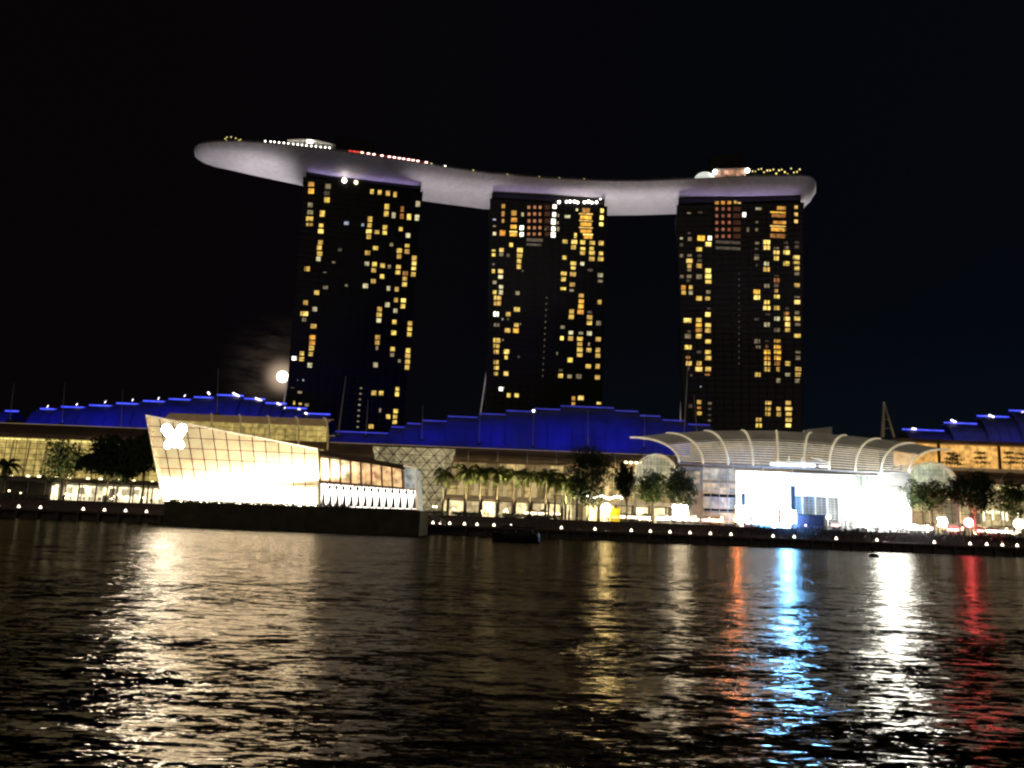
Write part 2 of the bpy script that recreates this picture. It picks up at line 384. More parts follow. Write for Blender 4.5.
# bulbs along the terrace of the bow, a ring of bulbs at the bow
for k, px in enumerate([262, 267.5, 272, 276.7, 281.5, 286, 291, 295.6, 300.5, 305, 310, 314.5, 319.5, 324, 328.5]):
    c = on_deck(px, 5) + Vector((0, 0, 3.0))
    MB().ball(c, 0.42, 8, 5).build('deck_lamp', L_bulb, park)
for k in range(9):
    a = k*2*math.pi/9; c = on_deck(226.5, 6) + Vector((3.6*math.cos(a), 3.6*math.sin(a), 3.4))
    MB().ball(c, 0.3, 8, 5).build('ring_lamp', L_ylw, park)
MB().ball(on_deck(235, 6)+Vector((0, 0, 3.6)), 0.35, 8, 5).build('ring_lamp', L_ylw, park)
ring = MB(); cc = on_deck(226.5, 6)
ring.tube([cc+Vector((3.6*math.cos(k*math.pi/9), 3.6*math.sin(k*math.pi/9), 3.8)) for k in range(19)], 0.15, 5, False)
for k in range(4): ring.tube([cc+Vector((3.6*math.cos(k*1.57), 3.6*math.sin(k*1.57), 0)), cc+Vector((3.6*math.cos(k*1.57), 3.6*math.sin(k*1.57), 3.8))], 0.1, 5)
ring.build('ring_canopy', M_steel, park)
# thin shell canopy over the bow restaurant
cv = []
for j in range(9):
    t = j/8; px = 285 + t*50; z = 4.6+1.6*math.sin(math.pi*t)
    cv.append([on_deck(px, 4)+Vector((0,0,z)), on_deck(px, 9)+Vector((0,0,z+0.6)), on_deck(px, 14)+Vector((0,0,z))])
MB().sheet(cv, (0, 0, 0.3)).build('shell_canopy', M_white, park, smooth=True)
MB().box(*(lambda c: (c.x-1.2, c.x+1.8, c.y-0.5, c.y+0.5, c.z+4.4, c.z+5.2))(on_deck(308, 4))).build('lit_sign', L_bulb, park)
# red lit pool bar: parapet and lamps
for k, px in enumerate([350, 354, 357.5, 362, 368.5, 374, 382, 389.5, 394.5, 399.5, 404, 409, 413.5, 418.5, 427]):
    c = on_deck(px, 4) + Vector((0, 0, 2.3)); MB().box(c.x-0.75, c.x+0.75, c.y-0.3, c.y+0.3, c.z-0.25, c.z+0.3).build('terrace_lamp', L_red if k < 3 else L_pinkw, park)
pr = MB()
pr.sheet([[on_deck(px, 4.6)+Vector((0,0,0.2)), on_deck(px, 4.6)+Vector((0,0,2.9))] for px in range(346, 432, 6)], (0, 0.3, 0)); pr.build('parapet', M_redwash, park)
red_l = [on_deck(px, 3.2)+Vector((0, 0, 1.6)) for px in (355, 385, 412)]
for c in red_l: point('red_wash', c, 60, (1, 0.05, 0.03))
# dark plant rooms standing over the first and the third tower
def block(px0, px1, py0, py1, back, m, name):
    a, b = on_deck(px0, back), on_deck(px1, back); z1 = at(px0, py0, a.y).z
    MB().hexa([a, b, b+Vector((0,10,0)), a+Vector((0,10,0)), *[Vector((p.x, p.y, z1)) for p in (a, b, b+Vector((0,10,0)), a+Vector((0,10,0)))]]).build(name, m, park)
block(333, 372, 135, 150, 14, M_tw, 'plant_room'); block(714, 748, 155, 170, 14, M_tw, 'plant_room')
# white dome bar and lit pavilion over the third tower
dm = MB().ball(on_deck(706, 9)+Vector((0, 0, 2.5)), 6.0, 16, 9, 0.75); dm.build('white_dome', mat('lit dome', (0.8,0.8,0.8), 0.5, emit=(0.9,0.95,0.85), es=0.8), park, smooth=True)
for px in (716, 748.5): MB().ball(on_deck(px, 4)+Vector((0, 0, 5.0)), 1.25, 10, 7).build('dome_floodlight', L_bulb, park)
a, b = on_deck(718, 6), on_deck(747, 6)
MB().hexa([a+Vector((0,0,3.0)), b+Vector((0,0,3.0)), b+Vector((0,6,3.0)), a+Vector((0,6,3.0)), a+Vector((0,0,6.6)), b+Vector((0,0,6.6)), b+Vector((0,6,6.6)), a+Vector((0,6,6.6))]).build('lit_bar', room('bar', (0.9, 0.45, 0.28), 0.55, (2.2, 4)), park)
MB().sheet([[a+Vector((-2,-1,7.0)), a+Vector((-2,8,7.0))], [b+Vector((2,-1,7.0)), b+Vector((2,8,7.0))]], (0,0,0.35)).build('bar_roof', M_steel, park)
random.seed(3)
for k in range(17):
    c = on_deck(754+k*3.0, 5+random.random()*2) + Vector((0, 0, 3.6+random.random()*3)); MB().ball(c, 0.28+0.25*random.random(), 8, 5).build('garden_lamp', L_ylw, park)
# deck trees
def leaves(mb, c, r, n, size, rnd, flat=1.0):
    for _ in range(n):
        d = Vector((rnd.gauss(0, 1), rnd.gauss(0, 1), rnd.gauss(0, 1))).normalized()*(rnd.random()**0.45)
        p = Vector(c) + Vector((d.x*r[0], d.y*r[1], d.z*r[2]))
        a = Vector((rnd.gauss(0, 1), rnd.gauss(0, 1), rnd.gauss(0, 1)*flat)).normalized(); b = a.orthogonal().normalized()
        s1 = size*(0.6+0.8*rnd.random()); s2 = s1*0.55
        mb.add([p-a*s1, p-b*s2, p+a*s1, p+b*s2], [(0, 1, 2, 3)])
rnd = random.Random(5)
for k, px in enumerate([436, 452, 470, 486, 505, 522, 540, 556, 575, 592, 612, 634, 655, 676, 692, 758, 768, 779, 790, 800]):
    g = MB(); c = on_deck(px, 6+rnd.random()*3); h = 2.5+rnd.random()*1.5
    leaves(g, c+Vector((0, 0, h)), (2.4, 2, 1.4), 160, 0.45, rnd)
    g.tube([c, c+Vector((0.2, 0, h))], [0.18, 0.1], 5)
    tr = g.build('rooftop_tree', M_leaf2, org=c); tag(tr, 'small dark rooftop tree standing on the curved roof deck', 'tree', 'rooftop trees on the deck')
for px, s_, m_ in ((446, 0.45, L_bulb), (444.5, 0.3, L_ylw), (474, 0.5, L_ylw), (508, 0.35, L_ylw), (540, 0.3, L_ylw), (560, 0.3, L_ylw), (585, 0.3, L_ylw), (432, 0.6, L_ylw), (361, 0.5, L_ylw)):
    MB().ball(on_deck(px, 3)+Vector((0, 0, 1.6)), s_*0.8, 8, 5).build('garden_lamp', L_ylw if m_ is L_ylw else L_bulb, park)

# floodlights of the hull: below each stretch between the towers
for (x, y, tx, ty, pw, sz) in ((-152, 405, -154, 425, 2.6e5, 34), (-118, 430, -127, 428, 2.6e5, 36), (-38, 436, -38, 442, 2.1e5, 34), (70, 440, 70, 452, 2.7e5, 36), (168, 436, 163, 436, 3.4e5, 12)):
    spot('hull_floodlight', (x, y, 62), (tx, ty, 192), pw*1.35, (0.97, 0.89, 0.92), sz, 0.7, 2.5)

for x in (-120, 10, 130): spot('front_fill', (x, 350, 46), (x*1.0, 425, 198), 0.8e5, (1, .80, .70), 58, .9, 2.0)  # added fill spots that lift the front strip of the hull
# ============================================================ TOWERS
W_ = {'y': window_mat('room yellow', (0.95, 0.60, 0.13), 0.9), 'Y': window_mat('room bright', (1.0, 0.66, 0.17), 1.3),
      'o': window_mat('room amber dim', (0.85, 0.36, 0.08), 0.6), 'O': window_mat('room amber', (0.95, 0.43, 0.06), 1.1),
      'p': window_mat('room pale', (0.75, 0.66, 0.38), 0.8), 'd': window_mat('room dim', (0.6, 0.46, 0.26), 0.42),
      'e': window_mat('room very dim', (0.5, 0.38, 0.27), 0.17), 'W': window_mat('room white', (1.0, 0.93, 0.75), 3.0),
      'w': window_mat('room cool', (0.7, 0.8, 1.0), 0.55), 'r': window_mat('red restaurant', (0.75, 0.26, 0.13), 0.55),
      'R': window_mat('red dark panel', (0.45, 0.13, 0.05), 0.12)}
T1 = """290 165|155,140,48,35,o;155,190,45,40,O;278,155,42,38,d;270,205,42,35,e;270,255,42,42,y;148,292,36,36,d;148,345,45,32,d;143,392,55,34,y;143,435,52,22,y;236,355,38,48,y;228,442,34,28,y;225,484,42,34,Y;223,566,36,34,y;214,604,36,36,y;217,648,40,34,y;208,686,34,34,p;125,755,42,28,y;413,425,36,26,w;532,437,20,20,w;365,620,30,24,e;320,711,26,14,d;600,194,28,36,y;656,199,28,36,y;716,206,32,40,y;769,215,26,40,y;936,284,34,46,p;709,305,36,44,y;704,355,34,42,y;758,367,28,44,p;821,322,24,44,o;818,374,28,40,o;871,379,32,48,y;929,385,34,46,p;585,396,34,42,y;582,441,30,32,y;577,485,42,30,Y;576,524,34,34,y;636,490,36,30,y;695,456,34,34,y;693,495,34,30,y;810,468,28,30,y;863,515,34,36,p;742,581,26,26,d;857,590,34,26,y;856,632,36,34,y;800,626,40,34,y;798,668,34,36,y;626,607,40,30,y;567,642,40,34,y;909,679,36,34,y;908,718,34,34,Y;905,755,34,26,Y;562,722,34,32,p;618,725,36,34,y;677,735,36,34,y;726,743,24,28,d;793,745,36,30,y
280 260|198,65,42,34,y;328,90,26,8,d;332,200,40,26,d;485,186,20,18,d;268,238,40,34,y;184,311,42,36,y;254,359,36,34,p;178,392,60,34,Y;176,435,36,30,d;245,484,46,34,y;236,565,50,34,O;235,606,46,34,O;230,645,40,38,y;225,688,32,30,y;160,683,32,32,y;158,724,38,32,y;104,718,36,30,W;686,74,36,34,y;747,120,32,34,y;683,154,36,34,y;625,189,40,36,p;862,90,38,30,y;917,97,40,32,o;913,137,34,32,y;911,178,36,32,y;975,104,34,34,y;793,207,26,36,p;854,213,30,36,y;848,292,30,34,y;903,296,38,32,Y;899,337,34,34,y;785,327,36,36,p;844,371,30,34,p;728,359,36,34,y;725,400,40,34,y;723,441,36,34,p;837,453,32,34,y;832,532,38,34,y;951,463,34,34,y;949,503,34,32,y;946,543,32,32,y;714,565,38,34,y;711,604,34,34,y;709,644,18,32,d;824,651,34,32,y;821,693,30,30,d;873,738,20,24,d;937,662,34,36,y;934,702,38,36,y;933,744,36,34,y
280 340|699,182,36,38,p;218,184,36,36,p;929,200,32,36,y;127,292,8,8,w;170,293,12,14,w;92,350,30,8,e;145,382,34,18,d;106,459,18,28,y;148,466,24,14,y;195,474,34,24,d;687,387,38,36,y;740,388,34,34,y;859,357,28,28,y;856,395,30,36,y;732,514,16,32,d;847,520,34,32,y;791,560,32,34,y;842,561,32,30,y;839,600,34,30,y;666,632,38,32,y;593,352,18,12,d;589,393,18,12,d;585,434,18,12,d;581,474,18,12,d;577,515,18,12,d;574,555,18,12,d;571,595,18,12,d;568,636,18,12,d"""
T2 = """480 185|171,155,26,34,o;169,210,22,40,o;168,262,18,30,o;248,205,40,40,o;250,255,48,34,O;245,305,48,30,O;244,341,62,12,Y;244,362,56,24,O;165,350,44,44,O;105,252,24,10,w;105,300,22,8,d;106,356,26,26,p;312,215,18,28,p;305,313,30,34,W;305,361,30,34,W;546,157,30,30,W;542,215,26,34,W;537,267,34,44,W;537,320,28,34,W;536,363,34,40,W;572,222,14,24,d;568,276,14,22,d;570,322,20,34,d;358,162,30,34,r;400,162,30,34,r;440,162,26,34,r;358,212,30,34,r;400,212,30,34,r;438,212,22,34,r;358,262,30,34,r;400,262,30,34,r;440,262,28,34,r;358,312,30,32,r;398,312,28,32,r;438,312,28,32,r;356,358,28,30,r;396,358,30,30,r;437,358,26,30,r;492,162,40,34,R;492,212,40,34,R;492,262,40,34,R;492,312,40,32,R;492,358,40,30,R;400,402,130,24,e;395,436,120,16,e;480,320,12,20,d;640,230,44,22,p;775,185,60,34,o;775,211,112,10,Y;775,237,90,28,O;775,261,112,10,Y;775,287,90,28,O;775,312,112,10,Y;775,338,90,26,O;790,362,80,10,Y;790,382,66,22,O;893,188,26,34,Y;890,238,28,34,Y;887,287,30,28,Y;710,180,18,20,p;698,370,20,40,y;622,413,38,30,y;690,416,44,32,Y;752,418,38,32,y;821,423,42,30,y;886,425,38,34,y;684,455,36,32,y;752,465,38,22,y;750,497,40,30,y;817,465,34,26,y;818,497,44,30,y;818,540,42,32,y;885,499,32,28,y;883,541,42,32,y;618,530,32,30,y;683,573,46,30,y;682,607,36,24,y;748,575,30,28,p;806,622,40,20,e;880,659,42,32,p;880,702,36,20,d;613,647,44,28,y;680,652,46,34,y;611,689,36,32,y;676,728,40,30,y;609,758,42,22,y;228,437,28,32,y;292,476,44,34,Y;290,517,42,34,y;286,556,34,30,y;284,597,34,34,y;312,628,8,12,d;158,475,34,30,Y;155,508,30,24,d;100,478,28,14,y;100,510,28,24,y;98,580,20,18,e;98,630,24,30,y;151,630,40,30,Y;150,671,36,28,p;107,711,28,26,d;154,745,32,28,p;206,515,24,26,e
480 280|670,76,34,18,d;107,89,28,28,y;153,90,30,34,p;275,95,32,30,d;128,130,58,34,y;127,170,56,34,y;270,215,46,34,y;118,248,40,36,W;206,250,36,34,y;165,286,14,16,d;122,328,44,26,d;205,285,14,20,e;266,329,36,30,y;296,322,8,12,d;199,368,50,34,Y;263,370,44,36,O;123,441,54,36,y;120,482,46,32,y;119,525,40,34,y;167,438,10,14,d;192,524,46,34,Y;191,565,24,30,y;119,601,38,32,y;121,642,36,30,y;118,685,30,26,y;188,684,40,34,Y;284,562,12,14,e;740,114,40,30,y;741,156,40,32,O;738,192,42,32,O;736,233,48,34,O;670,230,36,34,y;668,269,40,34,y;874,161,30,36,y;802,235,36,18,e;802,273,42,34,y;800,313,40,32,y;868,315,38,36,d;605,345,32,24,d;665,385,34,28,p;663,427,40,34,y;738,388,34,20,d;731,430,44,30,y;730,468,38,30,y;730,509,42,34,y;729,548,42,30,y;800,390,38,34,p;599,425,26,32,Y;865,433,40,34,y;797,470,12,26,d;796,513,38,32,y;862,512,34,34,y;862,553,36,32,y;564,537,10,22,d;659,585,40,36,y;792,631,40,32,y;861,631,32,36,y;591,660,30,18,e;590,700,36,32,y;655,705,34,28,d;723,705,42,34,d;859,712,40,34,y;156,797,36,30,W;210,843,28,32,y;268,843,34,30,y;738,862,44,34,Y;684,866,26,30,o;684,903,28,24,o;870,901,34,18,y"""
T3 = """670 190|138,168,30,10,d;222,163,36,12,e;84,353,22,14,p;84,400,26,24,e;140,315,24,12,e;145,358,30,30,d;228,352,58,40,O;291,352,30,34,W;281,396,46,34,Y;214,433,44,30,y;84,480,26,24,d;142,478,34,18,d;142,517,48,32,Y;142,555,32,32,y;140,585,30,18,d;215,480,34,20,e;216,515,34,20,e;213,554,42,34,y;279,590,42,34,Y;87,633,28,24,d;140,632,38,26,d;213,633,42,34,d;280,630,48,34,Y;281,670,48,28,y;133,663,26,18,e;98,713,34,34,O;152,711,28,30,y;100,750,34,30,y;152,750,30,30,p;281,745,34,26,d;343,92,30,24,O;388,92,30,24,O;433,92,30,24,O;478,88,22,22,y;506,94,28,10,Y;343,138,30,34,r;388,138,30,34,r;433,138,30,34,r;490,138,58,34,R;343,188,30,34,r;388,188,30,34,r;433,188,30,34,r;490,188,58,34,R;343,238,30,34,r;388,238,30,34,r;433,238,30,34,r;490,238,58,34,R;343,288,30,34,r;388,288,30,34,r;433,288,30,34,r;490,288,58,34,R;343,338,30,34,r;388,338,30,34,r;433,338,30,34,r;490,338,58,34,R;425,382,200,22,e;425,426,200,22,e;543,180,28,36,W;570,290,18,32,d;648,136,46,18,p;636,235,20,14,d;634,290,20,24,d;815,132,70,28,o;790,163,125,10,O;795,186,110,28,o;800,238,100,24,O;836,238,26,24,Y;790,264,125,8,Y;790,288,110,28,O;835,288,26,24,Y;790,335,125,32,o;922,126,26,26,Y;922,178,28,26,Y;922,229,28,26,Y;638,388,34,18,d;708,381,52,32,Y;708,420,50,34,Y;633,430,30,14,e;634,475,36,12,e;634,499,38,26,d;634,550,14,20,e;778,424,40,16,d;779,456,46,30,Y;778,498,38,34,y;848,385,30,20,e;852,420,34,20,d;853,456,48,32,Y;928,383,34,12,e;928,415,34,24,e;925,492,50,30,Y;925,532,48,26,y;926,573,44,32,y;926,614,42,28,d;706,539,38,32,p;706,580,50,34,y;852,537,46,34,y;780,627,34,12,e;781,660,44,34,o;778,697,32,26,d;778,740,24,30,y;708,701,40,30,d;929,697,42,34,y;635,744,50,34,O
670 285|636,90,48,34,Y;212,97,46,34,y;275,98,36,28,y;284,172,24,14,e;277,215,40,34,Y;128,258,62,34,Y;211,256,40,32,y;210,293,46,28,O;210,330,50,30,o;210,374,42,34,y;279,293,44,30,y;278,332,44,34,y;140,340,26,20,e;130,374,46,34,d;279,413,44,32,y;133,455,54,34,y;212,490,34,20,e;278,490,44,30,y;280,533,46,34,y;132,530,34,20,o;138,573,44,34,Y;212,573,38,34,y;211,615,54,34,Y;279,615,42,34,y;273,655,40,14,o;138,610,12,28,e;155,660,16,18,e;225,743,12,10,w;782,87,44,32,y;709,126,42,32,y;708,169,56,34,Y;782,168,44,34,y;716,214,34,14,e;930,88,42,12,d;931,125,46,34,Y;858,172,26,20,e;853,208,40,26,o;930,202,34,28,d;930,245,48,32,y;935,288,40,22,d;856,246,46,30,Y;857,287,44,34,Y;857,328,44,32,y;709,289,44,34,p;783,246,42,32,p;783,328,44,32,d;636,250,36,20,e;932,369,50,34,y;638,411,44,34,d;645,453,36,22,d;708,410,26,14,e;709,450,18,28,o;785,408,50,28,o;785,451,52,30,O;787,490,54,30,O;787,533,50,32,O;785,573,42,30,o;788,617,30,34,y;711,490,50,30,O;711,533,46,32,O;711,573,46,30,Y;711,616,44,34,y;936,490,42,20,d;936,533,38,30,d;858,574,46,34,y;938,615,48,30,y;938,655,48,30,y;938,700,50,32,d;642,655,44,32,y;860,655,38,24,p;790,698,38,34,d
670 350|213,381,34,32,y;291,390,28,18,d;290,430,24,14,e;213,422,30,18,o;215,463,36,28,y;290,475,22,14,e;288,515,22,12,d;150,410,30,28,e;720,388,48,32,Y;717,430,42,30,y;716,468,40,32,y;794,430,34,30,y;796,470,34,34,y;865,388,42,34,y;868,430,56,26,Y;868,468,46,30,y;868,510,48,32,y;873,552,60,28,Y;648,510,42,30,y;650,552,46,32,y"""
def parse(txt):
    res = []
    for line in txt.split('\n'):
        o_, rest = line.split('|'); ox, oy = map(float, o_.split())
        for it in rest.split(';'):
            a = it.split(','); k = 7.314
            res.append((ox+float(a[0])/k, oy+float(a[1])/k, float(a[2])/k, float(a[3])/k, a[4]))
    return res

ZT = []
def tower(label, txt, tl, tr, bl, br, Ytl, Ytr, legtop, legbot, cut=7.0):
    """facade corners in the photo (top and foot of the visible face) with their distances"""
    P = {'tl': at(*tl, Ytl), 'tr': at(*tr, Ytr)}
    # foot corners: keep the facade upright in depth, follow its edges sideways
    bl_ = at(*bl, Ytl); br_ = at(*br, Ytr)
    def down(a, b):   # extend the edge to the ground
        t = (a.z-GZ)/(a.z-b.z); return a.lerp(b, t)
    gl, gr = down(P['tl'], bl_), down(P['tr'], br_)
    ztop = (P['tl'].z+P['tr'].z)/2
    L0, R0 = P['tl'].copy(), P['tr'].copy(); L0.z = R0.z = ztop
    n = Vector((-(R0-L0).y, (R0-L0).x, 0)).normalized()        # away from the viewer
    t_ = thing('hotel_tower', ((gl+gr)/2), label, 'skyscraper', 'hotel towers under the roof deck')
    D1 = n*15
    MB().hexa([gl, gr, gr+D1, gl+D1, L0, R0, R0+D1, L0+D1]).build('tower_block', M_glassd, t_)
    # neck between the tower and the deck
    u = (R0-L0).normalized()
    a, b = L0+u*1.2+n*1.6, R0-u*1.2+n*1.6; top = Vector((0, 0, DECK-9.5-ztop))
    MB().hexa([a, b, b+n*13, a+n*13, a+top, b+top, b+top+n*13, a+top+n*13]).build('neck', M_tw, t_)
    # rear leg, splayed away towards the ground
    lt, lb = at(*legtop, L0.y+20), at(*legbot, L0.y+46)
    lv = (lb-lt)/(lt.z-lb.z)
    foot = lt + lv*(lt.z-GZ)
    wv = (R0-L0)*0.96
    rw = []
    for k in range(9):
        s_ = k/8; p = (L0+n*15.2).lerp(Vector((lt.x, lt.y, lt.z)), min(1, s_*2)) if s_ <= .5 else lt.lerp(foot, (s_-.5)*2)
        rw.append([p, p+wv, p+wv+n*11, p+n*11, p])
    MB().sheet(rw).build('rear_leg', M_tw, t_)
    e = MB(); e.tube([lt+Vector((-.3,-.3,0)), foot+Vector((-.3,-.3,0))], 0.42, 6); e.build('edge_trim', mat('lit edge trim', (0.6,0.58,0.56), 0.5, emit=(0.5,0.42,0.4), es=0.3), t_)
    # floor slabs and fins: relief of the facade
    sl_ = MB(); H = ztop-GZ; nf = int(H/3.25)
    for k in range(1, nf):
        s_ = k/nf; a = gl.lerp(L0, s_)-n*0.32; b = gr.lerp(R0, s_)-n*0.32
        sl_.hexa([a, b, b+n*0.5, a+n*0.5, a+Vector((0,0,.28)), b+Vector((0,0,.28)), b+n*0.5+Vector((0,0,.28)), a+n*0.5+Vector((0,0,.28))])
    sl_.build('floor_slab', M_tw, t_)
    fn = MB()
    for k in range(0, 15):
        s_ = k/14; a = gl.lerp(gr, s_); b = L0.lerp(R0, s_); h = u*0.22
        fn.hexa([a-h-n*0.4, a+h-n*0.4, a+h+n*.1, a-h+n*.1, b-h-n*0.4, b+h-n*0.4, b+h+n*.1, b-h+n*.1])
    fn.build('facade_fin', M_tw, t_)
    # lit rooms
    pl_p = L0 - n*0.45; cnt = 0; rest = MB(); items = parse(txt)
    items = [i for i in items if i[1] < (tr[1] + 400)]
    order = sorted(items, key=lambda i: -(i[2]*i[3]) * (0.4 if i[4] == 'e' else 1))
    rests = {}
    for j, (x, y, w_, h_, c) in enumerate(order):
        vs = []
        for (dx, dy) in ((-1, 1), (1, 1), (1, -1), (-1, -1)):
            sk = ROLL*dx*w_/2          # floors run level in the world
            if c == 'r' and dx == -1 and dy == 1: w_, h_ = w_*.74, h_*.72
            d = ray(x+dx*w_/2*0.90 - dy*h_/2*0.05, y+dy*h_/2*0.88 + sk); tt = (pl_p-Vector((0, 0, CAM_H))).dot(n)/d.dot(n)
            vs.append(Vector((0, 0, CAM_H))+d*tt)
        vv = vs[:2]+[v+n*0.2 for v in vs[:2][::-1]]
        mb = MB().hexa([vs[0], vs[1], vs[1]+n*.2, vs[0]+n*.2, vs[3], vs[2], vs[2]+n*.2, vs[3]+n*.2])
        if j < 95: mb.build('window', W_[c], t_)
        else:
            k0 = len(rest.f); rest.add(mb.v, mb.f); rests.setdefault(c, []).extend(range(k0, len(rest.f)))
    if rest.f:
        ro = rest.build('window', W_['y'], t_); ro['kind'] = 'stuff'
        for c, fs in rests.items():
            ro.data.materials.append(W_[c]); mi = len(ro.data.materials)-1
            for f_ in fs: ro.data.polygons[f_].material_index = mi
    return t_, L0, R0, n, u
tw1 = tower('leftmost dark hotel tower with scattered yellow lit windows', T1, (303.7, 178), (422.5, 191), (286.5, 405), (403.5, 425), 413, 427, (300, 317), (284, 405))
T2 += ';' + ';'.join('%d,%d,9,12,e' % (488-2.2*k, 130+44*k) for k in range(14))
T3 += ';' + ';'.join('%d,%d,9,12,e' % (505, -560+44*k) for k in range(16))
tw2 = tower('middle dark hotel tower with red lit restaurant floors at its top', T2, (490.5, 200), (607, 205.3), (486, 405), (601.5, 410), 434, 438, (491, 345), (481.5, 410))
tw3 = tower('rightmost dark hotel tower with orange lit block and many yellow windows', T3, (677, 205), (803.5, 203), (682.5, 415), (802, 425), 432, 421, (684, 340), (681, 415))
# purple light lines on the tower heads, washing the hull above each tower; bulbs of the terraces
for tl_first, (t_, L0, R0, n, u) in ((True, tw1), (False, tw2), (False, tw3)):
    c = (L0+R0)/2; ln = (R0-L0).length
    zw = DECK-12.6
    area('purple_wash', Vector((c.x, c.y, zw)) + n*0.6, Vector((c.x, c.y, zw+10)) - n*3.5, 480 if tl_first else 760, (0.60, 0.46, 1.0), ln*0.93, 0.4, u)
    MB().hexa([p+Vector((0, 0, zz_)) for zz_ in (zw-.55-c.z, zw-.15-c.z) for p in (L0+u*2+n*.2, R0-u*2+n*.2, R0-u*2+n*1.6, L0+u*2+n*1.6)]).build('light_trough', M_dark, t_)
def head_lamp(tw, px, py, r, m):
    t_, L0, R0, n, u = tw
    d = ray(px, py); p0 = L0 - n*0.9; tt = (p0-Vector((0, 0, CAM_H))).dot(n)/d.dot(n)
    MB().ball(Vector((0, 0, CAM_H))+d*tt, r, 10, 6).build('terrace_lamp', m, t_)
head_lamp(tw1, 344.3, 180.3, 1.35, L_bulb); head_lamp(tw1, 356, 182.3, 1.2, lamp('warm bulb low', (1, 0.85, 0.5), 2.5))
for x, y, r in ((559, 202, .8), (566.5, 201.7, .7), (570, 201.5, .8), (574.5, 201.6, .8), (577.8, 202.5, .7), (584.5, 202.3, .8), (588.5, 201.5, .9), (592, 202.6, .7), (596.5, 202.3, .75), (600.4, 199, .4)):
    head_lamp(tw2, x, y, r, L_bulb)

# ------------------------------------------------------------ moon
MB().ball(MOON*9000 + Vector((0, 0, 3)), 62, 24, 16).build('moon', lamp('moonlight', (1, 0.9, 0.74), 6.0), org=MOON*9000)
tag(bpy.data.objects['moon'], 'round bright full moon low in the night sky beside the leftmost tower', 'moon')

# ============================================================ BLUE LIT STEPPED ROOFS (behind the mall)
L_led = lamp('blue led', (0.05, 0.08, 1.0), 1.3, var=0.4, scale=0.2); L_tip = lamp('white led', (0.85, 0.75, 1.0), 3.5)
def stepped(label, segs, Y, base, tips, bright=1.0, led=None):
    x0 = xx(segs[0][0], segs[0][2], Y); x1 = xx(segs[-1][1], segs[-1][2], Y)
    zb = base
    t_ = thing('convention_hall', ((x0+x1)/2, Y+20, GZ), label, 'building', 'blue lit halls with stepped roofs')
    MB().box(x0, x1, Y+24, Y+40, GZ, zb).build('hall_wall', M_conc, t_)
    for k, (a, b, y) in enumerate(segs):
        xa, xb = xx(a, y, Y), xx(b, y, Y); z = zz((a+b)/2, y, Y)
        rows = []
        for j in range(9):
            s_ = j/8; th = s_*math.pi/2
            yy = Y + 14*(1-math.sin(th)) - 0.0*k; zc = zb - 6 + (z-zb+6)*0 + (z-(zb-6))*(math.cos(th))
            rows.append([Vector((xa, Y+12-12*math.sin(th), zb-6+(z-zb+6)*math.cos(th))), Vector((xb, Y+12-12*math.sin(th), zb-6+(z-zb+6)*math.cos(th)))])
        back = [Vector((xa, Y+34, z-6)), Vector((xb, Y+34, z-6))]
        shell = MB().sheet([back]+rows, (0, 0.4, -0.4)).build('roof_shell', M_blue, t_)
        tr_ = MB()
        nt_ = max(1, int((xb-xa)/5))
        for j in range(nt_+1):
            xj = xa+(xb-xa)*j/nt_
            tr_.tube([Vector((xj, Y+12-12*math.sin(q_*math.pi/16)-0.35, zb-6+(z-zb+6)*math.cos(q_*math.pi/16)+.2)) for q_ in range(9)], 0.16, 4)
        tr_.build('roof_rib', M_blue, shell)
        MB().box(xa+0.05, xb-0.05, Y+11.4, Y+11.9, z+0.3, z+0.95).build('light_strip', led or L_led, shell)
    for (px, py, px2, py2) in tips:
        tr__ = .42 if (px > 200) else .2
        p, q_ = at(px, py, Y+10.6), at(px2, py2, Y+10.6)
        MB().tube([p, q_], tr__, 6).build('tip_light', L_tip, t_)
    nl = max(1, int((x1-x0)/28))
    for j in range(nl):
        c = x0+(x1-x0)*(j+.5)/nl
        area('blue_flood', (c, Y-16, zb+1), (c, Y+2, zb+10), 1700*bright, (0.003, 0.01, 1.0), 20, 1.0).data.spread = R(110)
    return t_
YB = 382
def hz(px): return 523.5 + 0.039*(px-512)
stepped('blue lit stepped roof at the far left behind the glass pavilion',
        [(-120, -10, 413), (-10, 4, 409), (26, 48, 407), (48, 76.5, 405), (76.5, 104.5, 403.4), (104.5, 132, 401.4), (132, 158.5, 399), (158.5, 184.5, 397), (184.5, 208, 395), (208, 236, 392.8), (236, 258, 396.5), (258, 280, 401), (280, 301, 406), (301, 325, 412)],
        YB, 42, [(47, 407.4, 48.4, 405.4), (76, 405.4, 77.5, 403.5), (104.5, 403, 106, 401), (132, 401, 133.2, 399), (158, 399.5, 159.2, 397.2), (184, 396.6, 185.5, 394.8), (208, 392, 209.5, 394.5), (233, 393, 239, 396.2), (255.5, 398, 262, 401.3), (277, 403, 285, 408), (298, 409, 307, 414)])
stepped('long blue lit stepped roof in the centre below the middle tower',
        [(330, 388, 431), (388, 404, 425.5), (404, 420, 422), (420, 446, 419.2), (446, 478, 415), (478, 506, 412.2), (506, 535, 409.2), (535, 562, 407), (562, 617, 404.8), (617, 642, 409), (642, 665, 414), (665, 691, 418.6), (691, 716, 423)],
        YB, 42, [], 0.8, lamp('dim blue led', (0.04, 0.06, 1.0), 0.28, var=0.4, scale=0.2))
stepped('blue lit stepped roof at the far right edge of the skyline',
        [(914, 957, 428.5), (957, 991, 421.5), (991, 1024, 414.5), (1024, 1060, 409)], YB, 40, [(912, 428.6, 916, 429), (951, 420, 956, 422), (989, 415, 994, 417), (1022, 412, 1026, 413.6)])

